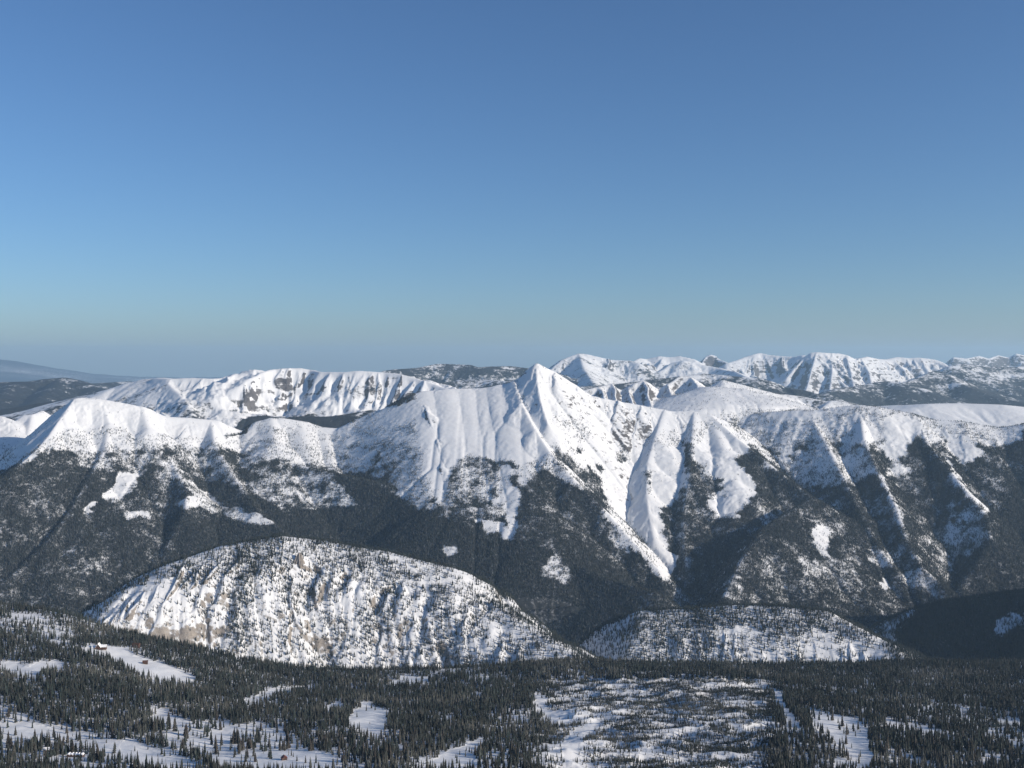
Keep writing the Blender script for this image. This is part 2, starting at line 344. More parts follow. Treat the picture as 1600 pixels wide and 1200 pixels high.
# slanting gullies of the cliff band (leaning like the rock)
lean = (XX + (HB - CZ + 1000) * .35) / 62
cliff = sstep(200, 330, DB) * (YY < 5100) * (PX < 1425)
HB = HB - cliff * (1 - ridged(lean, YY / 900, 3)) * 13
HB = erode(HB, U, rows, XX, YY, (-2700, 2300, 3950, 5150), 8, .007, 8)
HC = HC - blur(cC, 1)
HC = erode(HC, U, rows, XX, YY, (-5400, 6000, 5700, 10900), 16, .010, 9)
print('eroded', round(time.time() - T0, 1))
dc = sstep(0, 150, DC)
RK = np.where(IC >= 0, np.array([r.rock for r in rangeR], F32)[np.clip(IC, 0, None)], .3); ROUGH = blur(.25 + RK * 1.3, 12)
HC = HC + (fbm(XX / 260, YY / 260, 5, .52) * 20 + ridged(XX / 95 + 3, YY / 95, 3) * 8) * dc * ROUGH + (ridged(XX / 55, YY / 55, 3) - .5) * 7 * sstep(CZ - 620, CZ - 350, HC) * np.where(IC >= 0, np.array([r.rock for r in rangeR], F32)[np.clip(IC, 0, None)], 0) * 1.6
floor = CZ - 1760 + fbm(XX / 900, YY / 900, 3) * 40
floor = floor - 0 * YY
def smax(a, b, k):
    h = np.clip(.5 + .5 * (a - b) / k, 0, 1); return b + (a - b) * h + k * h * (1 - h)
HBC = np.maximum(HB, HC)
H = np.maximum(smax(HBC, floor.astype(F32), 60), HA).astype(F32)
LAY = np.where(HA >= H - .01, 0, np.where(HB > HC, 1, 2)).astype(np.int8)
print('heights', round(time.time() - T0, 1))

# ------------------------------------------------------------------ where the forest stands (traced as outlines, carried on the ground)
def raster(polys, base, bl=2, y0=560, w=1700, h=680, ox=50):
    S = 1
    g = np.full((h, w), base, F32) if np.isscalar(base) else base.astype(F32)
    yy, xx = np.mgrid[0:h, 0:w]; xx = xx - ox + .5; yy = yy + y0 + .5
    for val, pts in polys:
        pts = np.array(pts, float)
        bx0, bx1 = int(max(0, pts[:, 0].min() + ox - 1)), int(min(w, pts[:, 0].max() + ox + 2))
        by0, by1 = int(max(0, pts[:, 1].min() - y0 - 1)), int(min(h, pts[:, 1].max() - y0 + 2))
        if bx1 <= bx0 or by1 <= by0: continue
        x = xx[by0:by1, bx0:bx1]; y = yy[by0:by1, bx0:bx1]; ins = np.zeros(x.shape, bool)
        for (x1, y1), (x2, y2) in zip(pts, np.roll(pts, -1, 0)):
            if y1 == y2: continue
            ins ^= ((y1 > y) != (y2 > y)) & (x < (x2 - x1) * (y - y1) / (y2 - y1) + x1)
        g[by0:by1, bx0:bx1][ins] = val
    return blur(g, bl)
def sample(g, px, py, y0=560, ox=50):
    h, w = g.shape
    fx = np.clip(px + ox - .5, 0, w - 1.001); fy = np.clip(py - y0 - .5, 0, h - 1.001)
    ix = fx.astype(int); iy = fy.astype(int); fx = fx - ix; fy = fy - iy
    return (g[iy, ix] * (1 - fx) + g[iy, ix + 1] * fx) * (1 - fy) + (g[iy + 1, ix] * (1 - fx) + g[iy + 1, ix + 1] * fx) * fy

polyA = [
 (.55,[(0,945),(70,958),(130,985),(110,1005),(40,1000),(0,985)]),
 (.0,[(118,1006),(150,1003),(168,1006),(195,1008),(205,1020),(245,1028),(275,1042),(314,1056),(300,1066),(250,1056),(212,1046),(190,1034),(160,1022),(128,1017)]),
 (.1,[(70,992),(95,998),(97,1003),(70,999)]),
 (.05,[(0,1030),(40,1040),(60,1030),(98,1030),(103,1050),(70,1046),(58,1056),(20,1052),(0,1046)]),
 (.05,[(385,1088),(412,1076),(450,1067),(492,1064),(490,1070),(440,1080),(400,1092),(388,1098)]),
 (.05,[(510,1100),(518,1094),(538,1095),(534,1108),(514,1108)]),
 (.1,[(555,1104),(566,1092),(580,1094),(604,1108),(606,1150),(570,1150),(546,1128)]),
 (.1,[(600,1062),(625,1052),(690,1052),(668,1060),(668,1074),(664,1060),(612,1068)]),
 (.15,[(735,1078),(758,1078),(756,1088),(742,1086)]),
 (.34,[(0,1100),(35,1108),(60,1128),(130,1140),(160,1148),(190,1158),(205,1150),(240,1165),(300,1178),(300,1196),(205,1190),(150,1172),(90,1165),(60,1150),(0,1160)]),
 (.02,[(190,1160),(240,1170),(262,1180),(300,1190),(290,1200),(240,1194),(190,1180)]),
 (.04,[(128,1150),(156,1142),(160,1146),(140,1156),(128,1158)]),
 (.36,[(236,1096),(256,1104),(285,1122),(310,1122),(330,1118),(372,1128),(400,1122),(430,1134),(462,1148),(470,1168),(520,1175),(530,1200),(400,1200),(340,1190),(310,1170),(275,1165),(260,1140),(240,1125)]),
 (.02,[(240,1102),(254,1104),(280,1124),(276,1132),(250,1116)]),
 (.02,[(330,1142),(352,1134),(372,1150),(360,1160),(334,1160)]),
 (.02,[(400,1182),(440,1184),(444,1200),(400,1200)]),
 (.02,[(466,1170),(500,1172),(530,1186),(526,1194),(480,1188),(452,1176)]),
 (.05,[(505,1190),(534,1186),(534,1200),(505,1200)]),
 (.7,[(0,1168),(60,1172),(150,1190),(150,1200),(0,1200)]),
 (.7,[(640,1190),(720,1150),(760,1128),(800,1100),(830,1078),(900,1066),(960,1058),(1100,1056),(1200,1066),(1232,1120),(1290,1200),(640,1200)]),
 (.8,[(985,1085),(1090,1090),(1150,1110),(1190,1150),(1130,1190),(1010,1165),(930,1130)]),
 (.62,[(850,1100),(900,1085),(1000,1070),(980,1100),(900,1160),(870,1130)]),
 (.05,[(664,1186),(700,1168),(740,1152),(758,1156),(736,1180),(742,1200),(672,1200)]),
 (.08,[(828,1076),(846,1078),(850,1100),(868,1108),(890,1110),(886,1130),(858,1128),(840,1106)]),
 (.1,[(888,1140),(930,1118),(936,1128),(914,1150),(900,1180),(884,1190),(880,1176)]),
 (.0,[(1205,1070),(1222,1082),(1228,1098),(1252,1132),(1256,1142),(1246,1138),(1222,1110),(1210,1094)]),
 (.12,[(1250,1100),(1262,1102),(1296,1112),(1340,1120),(1352,1132),(1360,1160),(1372,1188),(1340,1200),(1322,1172),(1300,1150),(1284,1138),(1264,1120)]),
 (.3,[(1300,1180),(1336,1176),(1346,1200),(1296,1200)]),
 (.3,[(1380,1120),(1420,1124),(1460,1136),(1492,1148),(1484,1152),(1430,1140),(1384,1132)]),
 (.05,[(1535,1114),(1600,1120),(1640,1124),(1640,1132),(1570,1126)]),
 (.5,[(1540,1130),(1610,1140),(1610,1166),(1536,1150)]),
 (.35,[(1540,1176),(1568,1180),(1560,1194),(1536,1186)]),
]
polyB = [
 (.75,[(370,850),(440,838),(430,870),(400,920),(385,1000),(360,1060),(340,1060),(370,930)]),
 (.42,[(480,930),(560,930),(640,960),(700,960),(700,1060),(420,1060),(430,980)]),
 (.6,[(540,850),(610,864),(620,900),(560,890),(530,870)]),
 (.1,[(130,1000),(190,937),(230,905),(270,905),(330,970),(330,1060),(140,1060)]),
 (.4,[(612,872),(640,870),(690,884),(740,930),(700,940),(650,900)]),
 (.03,[(520,945),(545,935),(555,952),(548,975),(535,980)]),
 (.0,[(440,896),(455,888),(462,920),(450,915)]),
 (.45,[(700,960),(880,1020),(900,1045),(700,1045)]),
 (.84,[(940,1000),(1005,950),(1300,950),(1300,985),(1150,1000),(1060,1060),(930,1060)]),
 (.4,[(1130,985),(1300,985),(1400,1015),(1420,1060),(1100,1060)]),
 (.1,[(1003,955),(1012,958),(1024,978),(1014,974)]),
 (.1,[(1050,950),(1058,948),(1070,965),(1060,962)]),
 (.97,[(1390,1000),(1440,940),(1700,900),(1700,1060),(1430,1060)]),
 (.4,[(1552,970),(1575,962),(1610,955),(1610,975),(1560,985)]),
]
polyC = [

 (.92,[(-50,700),(300,700),(330,790),(250,850),(100,960),(-50,1000)]),
 (.89,[(1150,680),(1700,680),(1700,800),(1560,800),(1560,900),(1500,960),(1120,960),(1250,800)]),
 (.99,[(440,735),(560,745),(700,815),(820,845),(1030,915),(1130,940),(1130,1040),(300,1040),(200,960),(300,830)]),
 (.9,[(1130,895),(1250,870),(1420,900),(1440,1000),(1000,1000),(1000,930),(1100,940)]),
 (.97,[(1500,880),(1560,840),(1570,740),(1700,700),(1700,1000),(1400,1000)]),
 (.02,[(112,615),(160,615),(210,625),(300,645),(345,650),(385,670),(340,690),(300,685),(240,680),(190,668),(150,668),(110,675),(72,690),(60,705),(90,655)]),
 (.04,[(-50,640),(60,640),(110,620),(92,655),(60,702),(30,725),(0,735),(-50,740)]),
 (.4,[(0,690),(22,700),(30,722),(0,735)]),
 (.32,[(75,690),(110,676),(150,668),(190,668),(240,680),(300,686),(340,690),(390,676),(400,650),(540,660),(590,640),(650,632),(660,700),(680,780),(640,770),(600,745),(520,735),(452,720),(400,715),(340,700),(290,710),(262,700),(240,702),(180,708),(120,706),(70,700),(58,708)]),
 (.55,[(540,690),(640,690),(668,780),(690,800),(640,790),(600,750),(530,730)]),
 (.12,[(390,650),(470,652),(500,664),(545,668),(560,690),(520,680),(440,668),(395,668)]),
 (.0,[(540,690),(560,682),(550,692),(536,698)]),
 (.05,[(590,640),(650,628),(660,640),(640,660),(600,668),(580,664)]),
 (.0,[(650,608),(800,590),(815,625),(860,702),(870,716),(840,722),(815,738),(790,722),(755,716),(735,710),(715,720),(712,735),(700,745),(692,770),(690,790),(680,780),(664,720),(650,660)]),
 (.7,[(700,745),(715,725),(735,712),(755,718),(775,735),(790,780),(795,835),(760,832),(700,815),(690,800)]),
 (.1,[(778,730),(800,735),(800,760),(822,770),(805,840),(790,840),(788,790),(780,760)]),
 (.05,[(764,778),(784,776),(786,788),(770,790)]),
 (.05,[(740,812),(782,816),(790,834),(760,830)]),
 (.4,[(800,735),(830,730),(850,712),(868,712),(900,745),(925,770),(890,755),(850,735),(815,760)]),
 (.92,[(822,760),(850,738),(885,757),(925,778),(960,812),(1000,850),(1010,870),(960,880),(880,868),(810,842),(805,810)]),
 (.02,[(803,588),(838,560),(930,612),(1110,640),(1150,678),(1175,700),(1160,712),(1150,716),(1160,735),(1178,752),(1180,768),(1168,790),(1150,804),(1128,808),(1110,792),(1112,778),(1130,762),(1112,754),(1092,744),(1078,712),(1074,740),(1062,765),(1050,790),(1035,800),(1030,815),(1040,850),(1066,874),(1040,906),(1028,902),(1026,880),(1008,850),(970,805),(920,755),(884,725),(862,700),(835,660)]),
 (.85,[(862,694),(872,696),(900,715),(935,750),(965,797),(955,796),(925,765),(890,732),(870,716)]),
 (.2,[(940,780),(965,800),(1000,845),(1024,872),(1030,900),(1018,890),(990,860),(955,815)]),
 (.3,[(866,645),(905,645),(920,668),(915,690),(888,690),(872,670)]),
 (.5,[(884,686),(892,686),(890,694)]),
 (.7,[(893,700),(905,698),(910,708),(900,710)]),(.75,[(928,724),(940,722),(946,738),(936,742)]),
 (.6,[(958,708),(975,700),(990,704),(985,722),(968,724)]),(.5,[(1008,735),(1018,735),(1014,775),(1008,760)]),
 (.25,[(1005,690),(1080,660),(1110,650),(1130,675),(1060,700),(1010,710)]),
 (.9,[(1066,690),(1082,694),(1086,715),(1100,725),(1105,740),(1128,750),(1120,760),(1104,768),(1105,795),(1128,812),(1150,806),(1172,795),(1190,762),(1200,760),(1280,780),(1240,800),(1180,835),(1150,880),(1130,940),(1050,940),(1042,905),(1068,874),(1042,850),(1030,812),(1036,798),(1052,788),(1064,762),(1074,742)]),
 (.02,[(1112,780),(1128,762),(1150,750),(1178,757),(1168,770),(1166,792),(1148,806),(1126,808),(1108,790)]),
 (.8,[(1108,770),(1140,768),(1138,776),(1112,778)]),
 (.05,[(1020,640),(1090,605),(1130,600),(1200,615),(1240,640),(1200,648),(1110,645)]),
 (.38,[(1115,645),(1200,640),(1280,636),(1345,628),(1420,640),(1460,652),(1600,655),(1600,690),(1560,692),(1500,690),(1440,690),(1350,695),(1290,700),(1230,705),(1220,735),(1180,700),(1150,675)]),
 (.6,[(1180,690),(1230,690),(1290,690),(1340,700),(1370,740),(1330,760),(1260,760),(1215,730)]),
 (.05,[(1200,645),(1290,642),(1280,655),(1220,660)]),
 (.03,[(1335,662),(1362,660),(1368,680),(1356,700),(1346,696),(1336,676)]),
 (.02,[(1384,650),(1402,648),(1438,662),(1434,678),(1416,700),(1412,720),(1388,712),(1378,700)]),
 (.9,[(1352,690),(1372,690),(1385,712),(1410,722),(1425,690),(1438,680),(1452,700),(1470,730),(1440,740),(1380,730)]),
 (.1,[(1388,738),(1402,726),(1424,730),(1418,740),(1392,744)]),
 (.03,[(1480,682),(1500,684),(1512,678),(1520,696),(1544,704),(1530,716),(1510,728),(1494,722),(1482,712)]),
 (.3,[(1470,670),(1540,675),(1550,690),(1480,685)]),
 (.1,[(1368,735),(1376,745),(1402,790),(1416,830),(1408,820),(1394,786)]),
 (.1,[(1466,705),(1480,722),(1515,768),(1542,800),(1536,806),(1508,775)]),
 (.05,[(1220,696),(1236,698),(1240,720),(1230,726)]),
 (.1,[(1270,820),(1290,822),(1296,845),(1288,868),(1276,850)]),
 (.78,[(1245,870),(1300,870),(1310,900),(1260,905)]),
 (.7,[(1362,855),(1400,862),(1420,885),(1440,890),(1470,920),(1490,935),(1450,930),(1400,905),(1366,890)]),
 (.1,[(1372,905),(1386,906),(1386,922),(1376,920)]),
 (.72,[(1480,790),(1530,785),(1542,840),(1520,870),(1480,860)]),
 (.1,[(184,742),(205,736),(218,738),(214,756),(196,776),(164,785),(158,780)]),
 (.1,[(180,806),(200,798),(230,800),(226,806),(196,812)]),
 (.1,[(130,792),(152,788),(140,800)]),
 (.25,[(280,788),(300,778),(328,776),(322,786),(290,800)]),
 (.45,[(285,755),(300,750),(345,790),(400,800),(430,820),(400,820),(330,800)]),
 (.15,[(455,788),(470,784),(492,790),(488,800),(462,796)]),
 (.15,[(452,722),(475,718),(478,732),(455,732)]),
 (.4,[(340,728),(352,732),(382,756),(372,756)]),
 (.72,[(120,708),(240,704),(256,697),(320,705),(440,722),(520,740),(560,790),(440,800),(380,760),(300,750),(180,740),(100,720)]),
 (.5,[(690,852),(715,852),(720,864),(700,866)]),
 (.7,[(860,860),(890,880),(890,910),(850,900)]),
 (.78,[(1120,930),(1150,880),(1170,880),(1150,940)]),
 (.5,[(945,838),(965,835),(985,850),(975,860)]),
]
gA = raster(polyA, .95, 1); gB = raster(polyB, .47, 3); gC = raster(polyC, .93, 5)
PYv = HY - (H - CZ) / YY * FPX
jx = fbm(XX / 60, YY / 60, 3) * 9 + fbm(XX / 230, YY / 230, 3) * 14; jy = fbm(XX / 60 + 50, YY / 60 + 9, 3) * 6 + fbm(XX / 230 + 5, YY / 230, 3) * 9
n4 = fbm(XX / 22, YY / 22, 2) * (YY < 4000); n4b = fbm(XX / 22 + 9, YY / 22, 2) * (YY < 4000)
dens = np.where(LAY == 0, sample(gA, PX + jx * .8 + n4 * 5, PYv + jy * .6 + n4b * 3.5 - 5), np.where(LAY == 1, sample(gB, PX + jx * 2, PYv + jy * 2), sample(gC, PX + jx, PYv + jy))).astype(F32)
dens = np.where((LAY == 2) & (YY > 9250) & (PYv < 640), np.minimum(dens, .12), dens)
n1 = fbm(XX / 170, YY / 170, 4, .6)
mid = dens * (1 - dens) * 4
n2 = fbm(XX / 75 + 13, YY / 75, 4, .6); n3 = fbm(XX / 420 + 3, YY / 420, 3)
rid = np.exp(-(DC / 28.0) ** 2)
dens = dens + mid * n1 * .75 + np.where(LAY == 2, (dens > .5) * (n2 * .42 + n3 * .30 - rid * .14) * np.clip((1.05 - dens) * 4.5, .15, 1.0), 0) + np.where(LAY == 0, (dens > .5) * (n2 * .30 + n3 * .45), 0)
dens = np.clip(dens, 0, 1)
# slope
dzdy = np.gradient(H, axis=0) / np.gradient(YY, axis=0)
dzdx = np.gradient(H, axis=1) / np.maximum(np.gradient(XX, axis=1), .5)
steep = np.sqrt(dzdx ** 2 + dzdy ** 2)
rockA = np.where(LAY == 1, np.where(IB == 2, .1, np.array([r.rock for r in hillR], F32)[np.clip(IB, 0, None)]), np.where(LAY == 2, np.array([r.rock for r in rangeR], F32)[np.clip(IC, 0, None)], 0)).astype(F32)
# visible part of the ground from the view point, with a margin
tanv = (H - CZ) / YY
run = np.maximum.accumulate(tanv, axis=0)
vis = tanv >= run - .004
print('masks', round(time.time() - T0, 1))

# ------------------------------------------------------------------ materials
def nodes(m):
    m.use_nodes = True; nt = m.node_tree; nt.nodes.clear(); return nt, nt.nodes.new, nt.links.new
def ground_mat(name, rock_col, rock_col2, scale=1.0, snow=(.79, .79, .785), floor_c=(.025, .031, .033), strata=0.0, speck=0.0, rk_lim=.25):
    m = bpy.data.materials.new(name); nt, N, L = nodes(m)
    out = N('ShaderNodeOutputMaterial'); b = N('ShaderNodeBsdfPrincipled')
    b.inputs['Roughness'].default_value = .75; b.inputs['Specular IOR Level'].default_value = .15
    tc = N('ShaderNodeTexCoord')
    mp = N('ShaderNodeMapping'); mp.inputs['Scale'].default_value = (scale,) * 3; L(tc.outputs['Object'], mp.inputs[0])
    V = mp.outputs[0]
    def noise(s, det=5, rough=.6, vec=None):
        n = N('ShaderNodeTexNoise'); n.inputs['Scale'].default_value = s; n.inputs['Detail'].default_value = det
        n.inputs['Roughness'].default_value = rough; L(vec or V, n.inputs['Vector']); return n.outputs['Fac']
    def math_(op, a, b_=None, c=None, clamp=False):
        n = N('ShaderNodeMath'); n.operation = op; n.use_clamp = clamp
        for i, v in enumerate((a, b_, c)):
            if v is None: continue
            if isinstance(v, (int, float)): n.inputs[i].default_value = v
            else: L(v, n.inputs[i])
        return n.outputs[0]
    def mix(f, a, b_):
        n = N('ShaderNodeMix'); n.data_type = 'RGBA'
        if isinstance(f, (int, float)): n.inputs[0].default_value = f
        else: L(f, n.inputs[0])
        for i, v in ((6, a), (7, b_)):
            if isinstance(v, tuple): n.inputs[i].default_value = v + (1,)
            else: L(v, n.inputs[i])
        return n.outputs[2]
    def mr(v, a, b_, c=0, d=1):
        n = N('ShaderNodeMapRange'); n.interpolation_type = 'SMOOTHSTEP'; L(v, n.inputs[0])
        for i, q in enumerate((a, b_, c, d)): n.inputs[i + 1].default_value = q
        return n.outputs[0]
    af = N('ShaderNodeAttribute'); af.attribute_name = 'forest'
    ar = N('ShaderNodeAttribute'); ar.attribute_name = 'rock'
    geo = N('ShaderNodeNewGeometry'); sep = N('ShaderNodeSeparateXYZ'); L(geo.outputs['Normal'], sep.inputs[0])
    nf = noise(.03, 6, .7); nc = noise(.006, 4)
    if strata:
        ms = N('ShaderNodeMapping'); ms.inputs['Scale'].default_value = (scale * .12, scale * .12, scale * 1.6); L(tc.outputs['Object'], ms.inputs[0])
        ns = noise(.035, 5, .65, ms.outputs[0])
    rockc = mix(mr(nf, .35, .65), rock_col, rock_col2)
    # steep and bare -> rock
    thr = math_('ADD', sep.outputs['Z'], math_('MULTIPLY', math_('SUBTRACT', nf, .5), .55))
    if strata:
        thr = math_('ADD', thr, math_('MULTIPLY', math_('SUBTRACT', ns, .5), strata))
    lim = math_('MULTIPLY', ar.outputs['Fac'], rk_lim)
    rk = mr(math_('SUBTRACT', thr, math_('ADD', lim, .38)), -.05, .05, 1, 0)
    rk = math_('MULTIPLY', rk, mr(ar.outputs['Fac'], 0, .12))
    snowc = mix(mr(nc, .35, .7), snow, tuple(c * .95 for c in snow))
    base = mix(rk, snowc, rockc)
    ff = math_('ADD', af.outputs['Fac'], math_('MULTIPLY', math_('SUBTRACT', noise(.045, 5, .75), .5), .9 + speck))
    ffm = mr(ff, .5, .9) if not speck else mr(ff, .38, .62)
    floorc = mix(mr(nf, .3, .7), floor_c, (floor_c[0] * 1.6, floor_c[1] * 1.35, floor_c[2] * 1.3))
    base = mix(ffm, base, floorc)
    L(base, b.inputs['Base Color'])
    bp = N('ShaderNodeBump'); bp.inputs['Strength'].default_value = 1.0; bp.inputs['Distance'].default_value = 5.0 / scale
    L(math_('MULTIPLY', noise(.04, 7, .62), math_('ADD', math_('MULTIPLY', math_('MAXIMUM', rk, af.outputs['Fac']), .85), .14)), bp.inputs['Height']); L(bp.outputs[0], b.inputs['Normal'])
    L(b.outputs[0], out.inputs[0]); return m
M_fore = ground_mat('fore_ground', (.2, .17, .14), (.1, .09, .08))
M_hill = ground_mat('cliff_ground', (.34, .30, .255), (.19, .17, .155), rk_lim=.22)
M_range = ground_mat('range_ground', (.15, .14, .135), (.075, .07, .07), rk_lim=.40)

def simple_mat(name, col, rough=.8, var=0.0, attr=None, nscale=.5):
    m = bpy.data.materials.new(name); nt, N, L = nodes(m)
    out = N('ShaderNodeOutputMaterial'); b = N('ShaderNodeBsdfPrincipled'); b.inputs['Roughness'].default_value = rough
    b.inputs['Specular IOR Level'].default_value = .2
    n = N('ShaderNodeTexNoise'); n.inputs['Scale'].default_value = nscale; tc = N('ShaderNodeTexCoord'); L(tc.outputs['Object'], n.inputs['Vector'])
    r = N('ShaderNodeMapRange'); L(n.outputs['Fac'], r.inputs[0]); r.inputs[1].default_value = .3; r.inputs[2].default_value = .7
    r.inputs[3].default_value = 1 - var; r.inputs[4].default_value = 1 + var
    mx = N('ShaderNodeVectorMath'); mx.operation = 'SCALE'; L(r.outputs[0], mx.inputs['Scale'])
    if attr:
        a = N('ShaderNodeAttribute'); a.attribute_name = attr; L(a.outputs['Color'], mx.inputs[0])
    else: mx.inputs[0].default_value = col
    L(mx.outputs[0], b.inputs['Base Color']); L(b.outputs[0], out.inputs[0]); return m
M_tree = simple_mat('conifer_needles', (.05, .06, .04), .85, .25, 'tint', .2)

COL = bpy.context.scene.collection
def mesh_np(name, V, Fq, mat, attrs=None, smooth=True, col=None):
    me = bpy.data.meshes.new(name); nv = len(V); nf = len(Fq); k = Fq.shape[1]
    me.vertices.add(nv); me.vertices.foreach_set('co', np.ascontiguousarray(V, F32).ravel())
    me.loops.add(nf * k); me.loops.foreach_set('vertex_index', np.ascontiguousarray(Fq, np.int32).ravel())
    me.polygons.add(nf); me.polygons.foreach_set('loop_start', np.arange(0, nf * k, k, dtype=np.int32))
    me.polygons.foreach_set('loop_total', np.full(nf, k, np.int32))
    me.update(calc_edges=True)
    me.polygons.foreach_set('use_smooth', np.full(nf, smooth, bool))
    for an, av in (attrs or {}).items():
        a = me.attributes.new(an, 'FLOAT', 'POINT'); a.data.foreach_set('value', np.ascontiguousarray(av, F32).ravel())
    if col is not None:
        a = me.attributes.new('tint', 'FLOAT_COLOR', 'POINT'); a.data.foreach_set('color', np.ascontiguousarray(col, F32).ravel())
    me.materials.append(mat)
    o = bpy.data.objects.new(name, me); COL.objects.link(o); return o
def grid_mesh(name, X, Y, Z, mat, attrs):
    nr, nc = X.shape
    idx = np.arange(nr * nc, dtype=np.int32).reshape(nr, nc)
    q = np.stack([idx[:-1, :-1], idx[:-1, 1:], idx[1:, 1:], idx[1:, :-1]], -1).reshape(-1, 4)
    V = np.stack([X, Y, Z], -1).reshape(-1, 3)
    o = mesh_np(name, V, q, mat, {k: v.ravel() for k, v in attrs.items()}); o['kind'] = 'structure'; return o

cuts = [0, np.searchsorted(rows, 3990), np.searchsorted(rows, 5850), len(rows) - 1]
for nm, mt, a, b in (('terrain', M_fore, cuts[0], cuts[1]), ('hills', M_hill, cuts[1], cuts[2]), ('mountains', M_range, cuts[2], cuts[3])):
    s = slice(a, b + 1)
    fl = dens.copy()[s] * {'terrain': .62, 'hills': 1.0, 'mountains': .92}[nm]
    if nm == 'hills': fl = fl * np.where(IB[s] == 2, 1.0, .42)
    grid_mesh(nm, XX[s], YY[s], H[s], mt, {'forest': fl, 'rock': rockA[s]})
print('meshes', round(time.time() - T0, 1))

